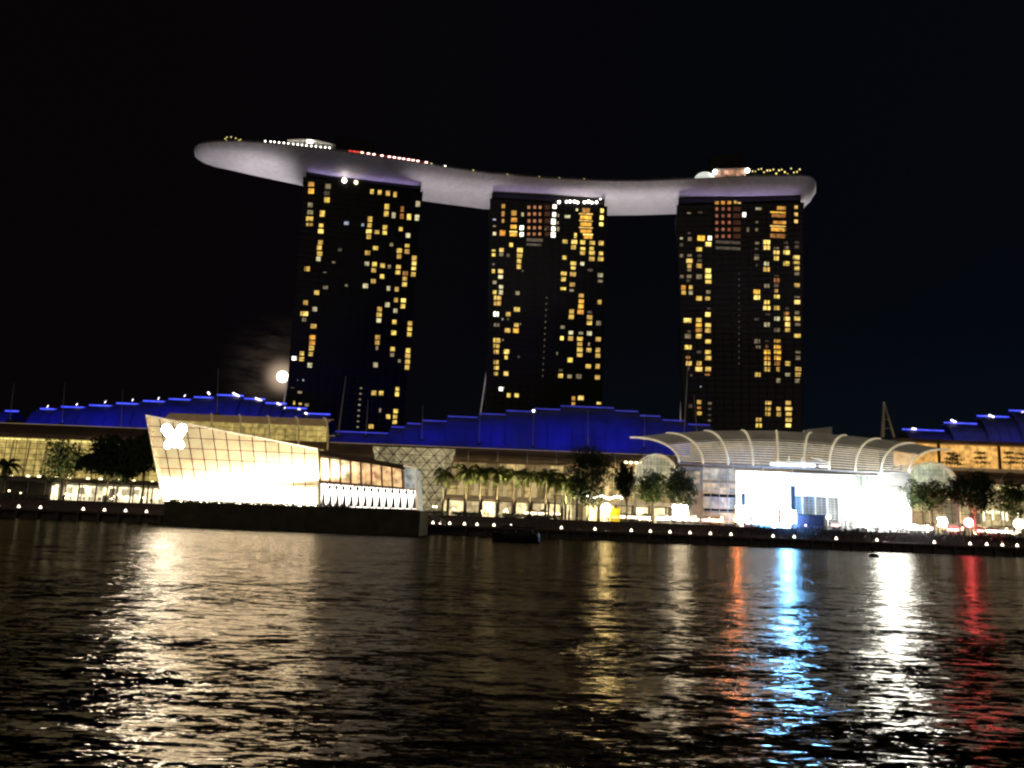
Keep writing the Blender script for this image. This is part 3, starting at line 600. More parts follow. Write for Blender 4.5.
# ============================================================ masts standing over the roofs
def mast(px, y0, px1, y1, Y, r, label, lampr=None, name='roof_mast', r2=None):
    a, b = at(px1, y1, Y), at(px, y0, Y)
    t_ = thing(name, a, label, 'mast', 'slender masts over the roofs')
    MB().tube([a, a.lerp(b, .5), b], [r, r*.85, r2 or r*.5], 8).build('pole', mat('weathered mast', (0.5, 0.46, 0.42), 0.6), t_)
    MB().box(a.x-.8, a.x+.8, a.y-.8, a.y+.8, a.z-.5, a.z+.4).build('foot_plate', M_dark, t_)
    if lampr: MB().ball(b+Vector((0,-.5,0)), lampr, 8, 6).build('lamp', L_bulb, t_)
mast(14, 383, 10, 420, 366, .22, 'faint slender mast leftmost above the dark roof')
mast(65, 383, 62, 424, 366, .2, 'faint slender mast above the left mall roof')
mast(123, 390, 121, 428, 366, .2, 'faint slender mast before the low end of the left blue roof')
mast(218.5, 368, 217, 414, 366, .22, 'faint slender mast before the highest left blue roof')
mast(346, 376, 338, 436, 366, .42, 'pale leaning mast just left of the column of tiny white lights')
mast(368, 400, 366, 436, 366, .25, 'faint mast below the leftmost tower near the roof line')
mast(423, 405, 422, 440, 366, .2, 'faint mast before the low left steps of the central blue roof')
mast(480, 411, 479, 444, 366, .22, 'faint mast before the left part of the central blue roof')
mast(533.5, 411, 533, 447, 366, .25, 'mast with a white lamp at its top before the central blue roof', 0.55)
mast(588, 410, 588, 450, 366, .25, 'mast before the highest part of the central blue roof')
mast(645, 414, 644, 448, 366, .22, 'faint mast before the right part of the central blue roof')
mast(689, 345, 684, 434, 366, .3, 'tall pale mast rising beside the foot of the rightmost tower')
mast(694, 395, 697, 434, 366, .25, 'short pale mast right of the tallest one')
mast(960, 440, 960, 449, 366, .2, 'short mast over the amber terrace')
# A shaped crane mast
af = thing('crane_mast', at(884, 436, 372), 'grey A shaped crane mast above the right end of the canopy', 'mast')
p = at(884, 402, 372); a = at(882.5, 437, 372); b = at(894, 437, 378)
MB().tube([a, p], [.9, .5], 8).build('leg', M_steel, af); MB().tube([b, p], [.55, .35], 8).build('leg', M_steel, af)
cb = MB()
for s_ in (.25, .5, .75): cb.bar(a.lerp(p, s_), b.lerp(p, s_), .3)
cb.build('crossbar', M_steel, af)

# ============================================================ MALL
G_yel = room('yellow lit hall', (0.95, 0.70, 0.20), 0.52, (5.2, 60), 0.7, 1.15)
G_shop = room('bright shops', (1.0, 0.84, 0.5), 1.9, (2.6, 3), 0.0, 1.6)
G_shop2 = room('yellow shops', (1.0, 0.78, 0.40), 3.0, (6.5, 7), 0.1, 1.5)
G_amb = room('amber terrace wall', (1.0, 0.52, 0.13), 0.85, (12, 20), 0.7, 1.1)
G_pale = room('pale lit hall', (0.9, 0.80, 0.50), 0.55, (6, 5), 0.35, 1.3)
L_down = lamp('downlight', (1, 0.86, 0.45), 5.0)
YM = 346.0
def vault_roof(t_, x0, x1, z0, z1, Y, depth, m, name='roof', n=7):
    rows = []
    for k in range(n+1):
        th = k/n*math.pi/2
        rows.append([Vector((x0, Y+depth*(1-math.cos(th)), z0+(z1-z0)*math.sin(th))), Vector((x1, Y+depth*(1-math.cos(th)), z0+(z1-z0)*math.sin(th)))])
    return MB().sheet(rows, (0, 0.35, -0.35)).build(name, m, t_)
def grid_glass(t_, x0, x1, z0, z1, Y, nx, nz, m, wd=0.16, name='glazing_bars', lean=0.0):
    g = MB()
    for i in range(nx+1):
        x = x0+(x1-x0)*i/nx; g.hexa([(x-wd/2,Y-wd,z0),(x+wd/2,Y-wd,z0),(x+wd/2,Y,z0),(x-wd/2,Y,z0),(x-wd/2+lean,Y-wd,z1),(x+wd/2+lean,Y-wd,z1),(x+wd/2+lean,Y,z1),(x-wd/2+lean,Y,z1)])
    for j in range(nz+1):
        z = z0+(z1-z0)*j/nz; g.box(x0, x1, Y-wd-0.06, Y-wd-0.003, z-wd/2, z+wd/2)
    return g.build(name, m, t_)
M_mull = mat('bronze mullion', (0.10, 0.07, 0.04), 0.5, 0.3)
def shopfronts(t_, pxs, py_mid, z0, z1, Y, m, rn, slabx=None):
    """glazed shop bays between piers: each bay its own lit opening"""
    for a, b in pxs:
        xa, xb = xx(a, py_mid, Y), xx(b, py_mid, Y)
        MB().box(xa, xb, Y+1.2, Y+1.5, z0, z1).build('shop_window', m, t_)

# --- left wing
x0, x1 = -420.0, xx(330, 440, YM)
zt, zf, zg, zs = zz(70, 424, YM), zz(70, 439, YM), zz(70, 478, YM), zz(100, 500, YM)
lw = thing('shopping_mall', ((x0+x1)/2, YM+10, GZ), 'left mall wing with bronze roof over a tall yellow lit glass wall', 'building')
vault_roof(lw, x0, x1, zf-0.3, zt, YM-5, 14, M_roof)
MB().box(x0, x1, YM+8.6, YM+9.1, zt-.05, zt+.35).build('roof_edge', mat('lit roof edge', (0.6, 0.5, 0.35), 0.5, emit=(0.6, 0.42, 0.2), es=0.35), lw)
MB().box(x0, xx(160, 460, YM), YM+1.2, YM+1.6, zg, zf).build('glass_wall', G_yel, lw)
for k in range(28):
    xa = xx(-2+k*6.0, 445, YM); MB().box(xa, xa+1.7, YM-0.6, YM+0.2, zf-1.1, zf-0.7).build('cove_light', lamp('cove', (1, 0.85, 0.25), 1.4, 0.5, 0.3), lw)
grid_glass(lw, x0, xx(160, 460, YM), zg, zf, YM+0.9, 60, 7, M_mull, 0.2)
for k in range(14): x = xx(-60+k*17, 460, YM); MB().tube([(x, YM+0.4, zg), (x+1.2, YM+0.4, zf)], .28, 6).build('column', M_steel, lw)
MB().box(x0, xx(330, 480, YM), YM-7, YM+2, zg-2.2, zg-0.4).build('terrace_slab', M_conc, lw)
for px, py in ((11, 475.6), (28, 476), (39, 476.4), (56.6, 477.2), (69, 478), (88, 478.7), (100.6, 479.2), (120, 480.2), (133.8, 481), (152.3, 482)):
    c = at(px, py, YM-6); MB().ball(c, .75, 8, 5, 0.6).build('downlight', L_down, lw)
shopfronts(lw, [(-60,-40),(-34,-10),(50,56),(62,73),(74,79),(81,94),(95,109),(110,114),(117,131),(133,141),(143,150),(152,162)], 492, GZ+.3, zg-3.0, YM, G_shop, 1)
for k in range(16): x = xx(-50+k*17.0, 490, YM); MB().box(x-.22, x+.22, YM-6, YM-5.4, GZ, zg-2.2).build('pier', M_mull, lw)
MB().box(x0, xx(330, 480, YM), YM+2, YM+40, GZ, zf-2).build('wall', M_conc, lw)

# --- vaulted roof with ribs behind the glass pavilion
YV = 340
vx0, vx1 = xx(160, 425, YV), xx(327, 430, YV); z0, z1, zb = zz(265, 443, YV), zz(265, 413.5, YV), zz(265, 428, YV)
va = thing('glass_vault', ((vx0+vx1)/2, YV+8, z0), 'ribbed barrel vault with yellow lit glass rising behind the glass pavilion', 'building')
rows = []
for k in range(7):
    th = math.pi/2*(0.42+0.58*k/6); rows.append([Vector((vx0, YV+12*(1-math.cos(th)), z0+(z1-z0)*math.sin(th))), Vector((vx1-7*(1-math.sin(th)), YV+12*(1-math.cos(th)), z0+(z1-z0)*math.sin(th)))])
MB().sheet(rows, (0, .3, -.3)).build('roof', mat('vault roof with glow', (.3, .2, .12), .5, emit=(.8, .5, .22), es=.12), va)  # lit look of the vault roof is put in as emission
MB().box(vx0, vx1-.5, YV+2.5, YV+2.8, z0-6, zb+2).build('glass_wall', G_yel, va)
grid_glass(va, vx0, vx1-.5, z0-4, zb, YV+2.3, 16, 4, M_mull, .14)
for k in range(5):
    px = 212+k*29.3; xb_ = xx(px, 430, YV)
    pts = [Vector((xb_ - 5.5*(1-math.cos(q_*math.pi/16)), YV-.4+12*(1-math.cos(q_*math.pi/16)), z0-2+(z1-z0+2.4)*math.sin(q_*math.pi/16))) for q_ in range(9)]
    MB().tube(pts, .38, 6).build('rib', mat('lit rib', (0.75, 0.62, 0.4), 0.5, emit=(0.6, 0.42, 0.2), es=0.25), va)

# --- central wing
x0, x1 = xx(326, 450, YM), xx(700, 455, YM)
zt, zf = zz(540, 449.5, YM), zz(540, 465, YM); zsl = zz(540, 498.5, YM)
cw = thing('mall_wing', ((x0+x1)/2, YM+10, GZ), 'central mall wing with grey eaves behind the row of palms', 'building')
vault_roof(cw, x0, x1, zf, zt, YM-5, 12, M_roof)
MB().box(x0, x1, YM+6.6, YM+7.1, zt-.1, zt+.3).build('roof_edge', mat('lit roof edge', (1,1,1)), cw)
rb = MB()
for k in range(13): px = 440+k*29; x = xx(px, 455, YM); rb.tube([Vector((x, YM-5.4+12*(1-math.cos(q_*math.pi/12)), zf+(zt-zf)*math.sin(q_*math.pi/12)+.3)) for q_ in range(7)], .25, 5)
rb.build('roof_rib', M_steel, cw)
MB().box(xx(447, 480, YM), x1, YM+1.2, YM+1.6, zsl, zf+1).build('glass_wall', room('upper gallery', (0.95, 0.68, 0.26), 0.42, (5.5, 6.5), 0.25, 1.5), cw)
grid_glass(cw, xx(447, 480, YM), x1, zsl, zf, YM+0.9, 26, 5, M_mull, .22)
for k in range(13):
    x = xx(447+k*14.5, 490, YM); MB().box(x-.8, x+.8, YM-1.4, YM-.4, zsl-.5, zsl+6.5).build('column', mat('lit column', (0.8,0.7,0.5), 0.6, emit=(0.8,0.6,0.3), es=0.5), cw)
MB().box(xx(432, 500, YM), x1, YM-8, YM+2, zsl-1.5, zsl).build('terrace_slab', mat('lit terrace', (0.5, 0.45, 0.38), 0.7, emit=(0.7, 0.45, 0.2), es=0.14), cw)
shopfronts(cw, [(432,446),(449,463),(466,479),(482,495),(499,511),(514,528),(531,544),(547,560),(564,578),(582,597),(601,614),(618,632),(636,650),(655,668)], 507, GZ+.2, zsl-2.2, YM, G_shop2, 2)
for k in range(15): x = xx(433+k*16.4, 505, YM); MB().box(x-.45, x+.45, YM-7.5, YM-6.8, GZ, zsl-1.5).build('pier', M_mull, cw)
MB().box(x0, x1, YM+2, YM+40, GZ, zf-1).build('wall', M_conc, cw)

# --- lattice glass atrium between the pavilion and the central wing
YL = 338
la = thing('lattice_atrium', at(410, 480, YL), 'leaning glass atrium with a diamond lattice beside the pavilion', 'building')
c4 = [at(372, 446, YL), at(456, 449, YL), at(441, 515, YL-2), at(384, 515, YL-2)]
MB().sheet([[c4[0]+Vector((0,1,0)), c4[1]+Vector((0,1,0))], [c4[3]+Vector((0,1,0)), c4[2]+Vector((0,1,0))]], (0, .3, 0)).build('glass_wall', room('atrium glow', (0.9, 0.74, 0.40), 0.42, (7, 8), .45, 1.2), la)
lt_ = MB(); nr_, ncn = 9, 12
def lp(i, j): return c4[0].lerp(c4[1], i/ncn).lerp(c4[3].lerp(c4[2], i/ncn), j/nr_)
for j in range(nr_):
    for i in range(ncn):
        if (i+j) % 2 == 0: lt_.bar(lp(i, j), lp(i+1, j+1), .3)
        else: lt_.bar(lp(i+1, j), lp(i, j+1), .3)
    lt_.bar(lp(0, j), lp(ncn, j), .2)
lt_.bar(lp(0, 0), lp(0, nr_), .4); lt_.bar(lp(ncn, 0), lp(ncn, nr_), .4)
lt_.build('lattice', M_mull, la)

# --- small arched entrance roofs left and right of the great canopy
def arch(label, pxa, pxb, pyb, pyt, Y, fill, depth=10):
    a, b = at(pxa, pyb, Y), at(pxb, pyb+.039*(pxb-pxa), Y); cxm = (a.x+b.x)/2; hw = (b.x-a.x)/2; zt_ = zz((pxa+pxb)/2, pyt, Y); z0_ = (a.z+b.z)/2
    t_ = thing('arched_porch', (cxm, Y, GZ), label, 'building', 'arched entrance porches')
    rows = [[Vector((cxm-hw*math.cos(k*math.pi/14), Y, z0_+(zt_-z0_)*math.sin(k*math.pi/14))), Vector((cxm-hw*math.cos(k*math.pi/14), Y+depth, z0_+(zt_-z0_)*math.sin(k*math.pi/14)))] for k in range(15)]
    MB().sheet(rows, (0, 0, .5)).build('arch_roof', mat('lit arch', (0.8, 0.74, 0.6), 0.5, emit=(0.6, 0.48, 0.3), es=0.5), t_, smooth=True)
    fan = MB(); n0 = 0
    pts = [Vector((cxm-hw*.96*math.cos(k*math.pi/14), Y+3, z0_+(zt_-z0_)*.95*math.sin(k*math.pi/14))) for k in range(15)]
    fan.sheet([pts, [Vector((p.x, p.y, z0_-3)) for p in pts]], (0, .2, 0)); fan.build('fanlight', fill, t_)
    br = MB()
    for k in range(1, 12):
        x = cxm-hw+2*hw*k/12; zt2 = z0_+(zt_-z0_)*.95*math.sqrt(max(0, 1-((x-cxm)/hw/.96)**2)); br.box(x-.1, x+.1, Y+2.6, Y+2.9, z0_-3, zt2)
    for k in range(4): z = z0_+(zt_-z0_)*k/4; hw2 = hw*.96*math.sqrt(max(0, 1-(k/4/.95)**2)); br.box(cxm-hw2, cxm+hw2, Y+2.5, Y+2.59, z-.1, z+.1)
    br.build('glazing_bars', M_white, t_)
    for s_ in (-1, 1): MB().box(cxm+s_*hw-.4, cxm+s_*hw+.4, Y+.2, Y+1, GZ, z0_).build('pillar', M_conc, t_)
arch('small lit arched porch at the left foot of the great canopy', 636, 678, 476, 454.5, 334, room('porch glow', (0.8, 0.75, 0.45), 0.5, (3, 3), .4, 1.2))
arch('small lit arched porch at the right foot of the great canopy', 909, 957, 480, 463, 334, room('porch glow green', (0.75, 0.85, 0.5), 0.6, (3, 3), .4, 1.2))

# ============================================================ EVENT PLAZA HALL WITH THE GREAT CANOPY
YP = 332.0
eh = thing('event_hall', at(790, 512, YP), 'glass event hall under a great fanned canopy of white ribs and louvres', 'building')
ribs = [((630, 437.5), (679, 462.5)), ((666, 433.2), (703, 463.8)), ((704, 431), (728, 464.8)), ((741, 430.6), (753, 465.8)), ((776, 431), (778, 467)), ((811, 433), (804, 468)), ((846, 435.6), (829, 469.5)), ((880, 439), (855, 471)), ((914, 443.5), (881, 472)), ((950, 450), (909, 472.5))]
RP = []
for (tx, ty), (bx, by) in ribs:
    B = at(bx, by, YP); T = at(tx, ty, YP+14); pts = []
    for k in range(13):
        th = k/12*math.pi/2; f_ = 1-math.cos(th); g_ = math.sin(th)
        pts.append(Vector((B.x+(T.x-B.x)*f_, B.y+(T.y-B.y)*f_, B.z+(T.z-B.z)*g_)))
    RP.append(pts)
M_rib = mat('white rib', (0.8, 0.76, 0.66), 0.5, emit=(0.8, 0.66, 0.42), es=0.55, var=0.3, scale=0.15)  # ribs are no lamps; their lit look is set as emission
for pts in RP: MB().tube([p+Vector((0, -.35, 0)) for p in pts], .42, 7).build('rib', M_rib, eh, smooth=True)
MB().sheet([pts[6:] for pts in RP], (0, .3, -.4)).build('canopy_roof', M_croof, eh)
lv_ = MB()
for j in range(1, 11):
    t = j/11*5.8
    for i in range(len(RP)-1):
        k = int(t); f_ = t-k; a = RP[i][k].lerp(RP[i][k+1], f_); b = RP[i+1][k].lerp(RP[i+1][k+1], f_)
        lv_.bar(a, b, .26, .3)
lv_.build('louvre', mat('louvre', (0.6, 0.55, 0.45), 0.5, emit=(0.8, 0.68, 0.48), es=0.75), eh)  # light on the louvres is painted in as emission
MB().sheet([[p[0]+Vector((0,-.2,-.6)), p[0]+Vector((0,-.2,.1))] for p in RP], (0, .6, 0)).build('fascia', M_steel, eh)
bb = MB()   # dim interior wall with the shopping levels behind the louvres
a, b = at(690, 470, YP+16), at(880, 476, YP+16)
bb.box(a.x, b.x, YP+16, YP+16.4, GZ+14, a.z+12); bb.build('inner_wall', room('levels', (0.9, 0.6, 0.25), 0.10, (7, 3.2), .0, 1.6), eh)
zf = zz(790, 469, YP); zg = GZ
XA, XB, XC, XD = xx(704, 500, YP), xx(738, 500, YP), xx(858, 500, YP), xx(880, 500, YP)
def bay(xa, xb, za, zb_, m, Y=YP+3, name='glass_wall'): return MB().box(xa, xb, Y, Y+.3, za, zb_).build(name, m, eh)
# left bay: four storeys of lit rooms
for k in range(4):
    h_ = (zf-zg)/4; bay(XA+.3, XB-.2, zg+k*h_+(.9 if k < 3 else .5), zg+(k+1)*h_-.6, room('storey %d' % (k % 2), ((0.95, 0.72, 0.38), (0.9, 0.8, 0.6))[k % 2], (0.55, .5)[k % 2], (4, 9), .35, 1.3), name='storey_window')
grid_glass(eh, XA, XB, zg, zf-1, YP+2.8, 4, 8, M_steel, .22)
# centre: blown out white lit foyer, then glass wall
bay(XB, xx(792, 500, YP), zg, zf-1.2, lamp('white lit foyer', (1.0, 0.95, 0.82), 3.6, 0.35, 0.12), name='foyer')
bay(xx(792, 500, YP), XC, zg+13.5, zf-1.2, lamp('foyer top', (1.0, 0.97, 0.85), .8, 0.35, 0.12), name='foyer')
bay(xx(792, 500, YP), XC, zg, zg+13.5, room('shelves', (0.8, 0.85, 0.72), 0.16, (2.5, 2.0), .3, 1.4))
g = grid_glass(eh, xx(790, 500, YP), XC, zg, zg+13.3, YP+2.7, 16, 12, M_steel, .2)
grid_glass(eh, XB, xx(790, 500, YP), zg, zf-1.2, YP+2.7, 6, 3, M_steel, .16)
for px in (739, 792, 804, 817, 829, 841, 855, 867):
    x = xx(px, 500, YP); MB().box(x-.18, x+.18, YP+1.6, YP+2.0, GZ, zf-2).build('column', mat('lit white column', (.8, .8, .75), .5, emit=(.9, .95, .8), es=.5), eh)
bay(XC+.3, XD, zg, zf-1.2, room('green glass', (0.5, 0.85, 0.7), 0.30, (3, 4), .3, 1.4))
grid_glass(eh, XC+.3, XD, zg, zf-1.2, YP+2.7, 3, 5, M_white, .2)
# dark vertical windows in the bright foyer
for px0, px1, py0, py1 in ((743, 747, 493, 508), (792.5, 797, 486, 512)):
    MB().box(xx(px0, 500, YP), xx(px1, 500, YP), YP+2.2, YP+2.4, zz(px0, py1, YP), zz(px0, py0, YP)).build('dark_door', M_dark, eh)
# lit sign line under the canopy
p = at(770, 464, YP-.8); q_ = at(815, 466, YP-.8); MB().box(p.x, q_.x, YP-1.2, YP-.8, p.z-.7, p.z+.7).build('sign_light', lamp('sign line', (1, .97, .8), 1.3), eh)
p = at(819, 466, YP-.8); q_ = at(829, 466, YP-.8); MB().box(p.x, q_.x, YP-1.2, YP-.8, p.z-.6, p.z+.3).build('sign_light', lamp('sign line', (1, 1, 1), 1), eh)
fr = MB()
for a_, b_ in (((789, 456), (789, 462)), ((802, 457), (802, 462)), ((811, 457.5), (829, 462)), ((776, 461), (828, 463.4)), ((829, 462), (829, 466))): fr.bar(at(*a_, YP-1), at(*b_, YP-1), .45)
fr.build('sign_frame', M_rib, eh)
# end walls of the hall
for px0, px1, zt_ in ((677, 704, 466), (880.5, 914, 473)):
    MB().box(xx(px0, 500, YP), xx(px1, 500, YP), YP+2, YP+14, GZ, zz((px0+px1)/2, zt_, YP)).build('end_wall', M_conc, eh)
MB().box(xx(883, 500, YP), xx(905, 500, YP), YP+1.6, YP+1.9, zz(894, 500, YP), zz(894, 486, YP)).build('storey_window', room('cool rooms', (.8, .9, .85), .9, (2.6, 8), .3, 1.3), eh)
MB().box(xx(686, 500, YP), xx(701, 500, YP), YP+1.6, YP+1.9, zz(694, 496, YP), zz(694, 471, YP)).build('storey_window', room('tan rooms', (.9, .7, .4), .38, (3, 3.5), .3, 1.3), eh)
# white plant box on top of the canopy
p = at(806, 431, YP+14); q_ = at(832, 431.5, YP+14); MB().hexa([(p.x,YP+14,p.z-1),(q_.x,YP+14,p.z-1.3),(q_.x,YP+18,p.z-1.3),(p.x,YP+18,p.z-1),(p.x,YP+14,p.z+.6),(q_.x,YP+14,p.z+2.3),(q_.x,YP+18,p.z+2.3),(p.x,YP+18,p.z+.6)]).build('rooftop_box', M_white, eh)
area('plaza_up', ((xx(790, 500, YP)), YP-9, GZ+6), (xx(790, 500, YP), YP+8, 60), 500, (1, .92, .75), 60, 1.5)

# --- right wing with the amber terrace
YR = 350
x0, x1 = xx(895, 455, YR), 430.0
rw_ = thing('mall_wing', ((x0+x1)/2, YR+10, GZ), 'right mall wing with an amber lit upper terrace', 'building')
zt, zb_ = zz(985, 446, YR), zz(985, 469.5, YR)
MB().box(x0, x1, YR+1, YR+1.3, zb_, zt).build('terrace_wall', G_amb, rw_)
MB().box(x0, x1, YR-4, YR+3, zt+.01, zt+1.6).build('upper_roof', M_roof, rw_)
MB().box(x0, x1, YR-6, YR+3, zb_-1.2, zb_-.01).build('terrace_floor', mat('lit terrace', (1,1,1)), rw_)
for px in (937, 997, 1057): x = xx(px, 455, YR); MB().box(x-.5, x+.5, YR-2, YR-1.2, zb_, zt).build('pier', M_mull, rw_)
vault_roof(rw_, x0, x1, zz(985, 483, YR), zb_-1.3, YR-10, 7, M_roof, 'lower_roof')
rb = MB()
for k in range(8):
    x = xx(935+k*30, 470, YR); zz0 = zz(985, 483, YR); rb.tube([Vector((x+6-10*math.cos(q_*math.pi/12), YR-10.5+7*(1-math.cos(q_*math.pi/12)), zz0+(zb_-1.3-zz0)*math.sin(q_*math.pi/12)+.2)) for q_ in range(7)], .3, 5)
rb.build('roof_rib', M_steel, rw_)
MB().box(x0+6, x1, YR-1, YR-.6, GZ, zz(985, 484, YR)).build('glass_wall', room('right shops', (0.95, 0.75, 0.35), 0.55, (5, 5), .1, 1.6), rw_)
grid_glass(rw_, x0+6, x1, GZ, zz(985, 484, YR), YR-1.1, 60, 5, M_mull, .2)
MB().box(xx(994, 490, YR), xx(1012, 490, YR), YR-3.4, YR-3, zz(1000, 491, YR), zz(1000, 487, YR)).build('lit_sign', lamp('yellow sign', (1, .85, .35), 1.8), rw_)
for px, w__, py in ((984, 1, 516), (989, 4, 512), (993, 1, 515), (998, 3.5, 512), (1003, 1, 515), (1007, 1.2, 516), (1012, 1, 513), (1018.5, 1.4, 516)):
    p = at(px, py, YR-4); MB().box(p.x-w__*.22, p.x+w__*.22, YR-4, YR-3.7, p.z-(2.0 if w__ < 2 else .35), p.z+(2.0 if w__ < 2 else .35)).build('light_tube', lamp('tube', (1, .95, .6), 3), rw_)

# ============================================================ GLASS PAVILION ON ITS ISLAND
YG = 258.0
base_top = zz(290, 504.5, YG)
gp = thing('glass_pavilion', at(290, 512, YG), 'brilliantly lit crystal shaped glass pavilion with leaning prow standing in the water', 'building')
D_ = Vector((0, 22, 0))
# island base, dark
bl, br = at(170, 520, YG), at(420, 524, YG)
bb = MB()
bb.hexa([(bl.x-.5, YG-1.5, -3), (br.x, YG-1.5, -3), (br.x, YG+26, -3), (bl.x-.5, YG+26, -3), (bl.x-2, YG-1.5, base_top-.4), (br.x, YG-1.5, base_top-.4), (br.x, YG+26, base_top-.4), (bl.x-2, YG+26, base_top-.4)])
bb.build('island_base', mat('dark island plinth', (0.09, 0.085, 0.05), 0.7, var=0.4, scale=0.3), gp)
hedge = MB(); rnd = random.Random(8)
for k in range(60): 
    x = bl.x + (br.x-bl.x)*0.72*k/60; leaves(hedge, (x, YG-1.0, base_top-.1), (1.2, .6, .55+.3*rnd.random()), 40, .3, rnd)
tag(hedge.build('low_hedge', M_leaf2, org=(bl.x, YG-1, base_top-.4)), 'long low dark hedge along the top of the pavilion island base', 'hedge')
rr = random.Random(2)
# main volume: prow on the left, top edge falling to the right
A, B_, C_, Dd = at(146, 415.5, YG-3), at(163.5, 504, YG), at(318, 507, YG+1), at(317.5, 449, YG+1)
A2 = at(160, 420, YG+16)
def fl(i, j, y=0.0):   # bilinear on the main facade: i along, j up
    t = B_.lerp(C_, i); b = A.lerp(Dd, i); return t.lerp(b, j) + Vector((0, y, 0))
M_scr = mat('cream sunshade screen', (0.66, 0.54, 0.40), 0.8, var=0.25, scale=0.25, emit=(1.0, 0.77, 0.40), es=0.62)  # part of the interior light is put into the screen's own emission
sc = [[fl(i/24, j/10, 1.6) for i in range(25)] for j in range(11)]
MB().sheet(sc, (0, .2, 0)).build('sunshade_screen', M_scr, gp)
gb = MB(); NI, NJ = 13, 8
def clipj(i):   # rows are level; the top edge slopes and cuts them
    return fl(i, 1).z
zl = [base_top + (A.z-base_top)*j/NJ for j in range(NJ+1)]
for i in range(NI+1):
    gb.bar(fl(i/NI, 0), fl(i/NI, 1), .24)
for z in zl[:-1]:
    pts = []
    for i in range(53):
        t = i/52; p0, p1 = fl(t, 0), fl(t, 1)
        if p0.z <= z <= p1.z+.01: pts.append(p0.lerp(p1, (z-p0.z)/(p1.z-p0.z))+Vector((0, -.05, 0)))
    if len(pts) > 1: gb.bar(pts[0], pts[-1], .2)
gb.build('glazing_bars', M_mull, gp)
ed = MB(); ed.tube([fl(0, 0), fl(0, 1), fl(1, 1), fl(1, 0)], .38, 6)
ed.build('edge_frame', mat('pale edge frame', (.8, .7, .55), .5, emit=(.9, .7, .45), es=.55), gp)
# left return of the prow and roof
MB().sheet([[A, B_], [A+Vector((5, 18, 0)), B_+Vector((3, 20, 0))]], (.2, 0, 0)).build('prow_side', mat('prow glass', (.6, .5, .35), .4, emit=(.9, .6, .3), es=.3), gp)
MB().sheet([[A, Dd], [A+Vector((5, 18, 0)), Dd+Vector((0, 18, 0))]], (0, 0, -.3)).build('roof', M_roof, gp)
MB().sheet([[Dd, C_], [Dd+Vector((0, 18, 0)), C_+Vector((0, 18, 0))]], (-.2, 0, 0)).build('end_wall', M_roof, gp)
# ground floor show windows
for k in range(12):
    t0, t1 = k/12+.006, (k+1)/12-.006
    g_ = MB().sheet([[fl(t0, .01, 1.2), fl(t1, .01, 1.2)], [fl(t0, .30, 1.2), fl(t1, .30, 1.2)]], (0, .2, 0)); g_.build('show_window', lamp('show window', (1.0, .86, .64), 28, .25, .25), gp)
# lamps at the foot of the screen
f0, f1 = fl(.5, .31, .55), fl(.5, .9, 1.2)
area('screen_wash', f0, f1, 13000, (1, .87, .55), (C_.x-B_.x)*.98, .5)
area('screen_wash', fl(.68, .31, -.6), fl(.68, .7, 1.5), 21000, (1, .89, .62), 48, .5)
# the emblem: two overlapping slanted letters
def epx(zx, zy): return at(130+zx/5.12, 400+zy/5.12, YG-4.2)
L_em = lamp('emblem light', (1, .93, .78), 180)
def slab(pts2, yf, yb):      # flat letter stroke with rounded ends: a plate of real thickness
    n = len(pts2); mb = MB(); mb.add([(x, yf, z) for x, z in pts2]+[(x, yb, z) for x, z in pts2], [tuple(reversed(range(n))), tuple(n+k for k in range(n))]+[(k, (k+1) % n, n+(k+1) % n, n+k) for k in range(n)]); return mb
def stroke(a_, b_, r1, r2):
    d = math.atan2(b_.z-a_.z, b_.x-a_.x); o = []
    for k in range(9): t = d+math.pi/2+math.pi*k/8; o.append((a_.x+r1*math.cos(t), a_.z+r1*math.sin(t)))
    for k in range(9): t = d-math.pi/2+math.pi*k/8; o.append((b_.x+r2*math.cos(t), b_.z+r2*math.sin(t)))
    return o
STR = [((187, 148), (228, 205), 1.5, 1.3), ((266, 148), (232, 205), 1.5, 1.3), ((226, 190), (192, 232), 1.3, 1.05), ((228, 195), (262, 232), 1.3, 1.0), ((212, 222), (244, 222), 1.1, 1.1)]
for q_, (a_, b_, r1, r2) in enumerate(STR):
    a_, b_ = epx(*a_), epx(*b_); yy = YG-4.3+q_*.012
    slab(stroke(a_, b_, r1+.06, r2+.06), yy+.05, yy+.45).build('emblem_backing', M_dark, gp)  # backing added to keep the emblem's light off the screen
    slab(stroke(a_, b_, r1, r2), yy, yy+.005).build('emblem_face', L_em, gp.children[-1])
for s_ in (0.03, .16):
    MB().bar(fl(s_, .82, -.2), fl(s_, .82, -1.3)+Vector((0, 0, 0)), .25).build('emblem_bracket', M_dark, gp)
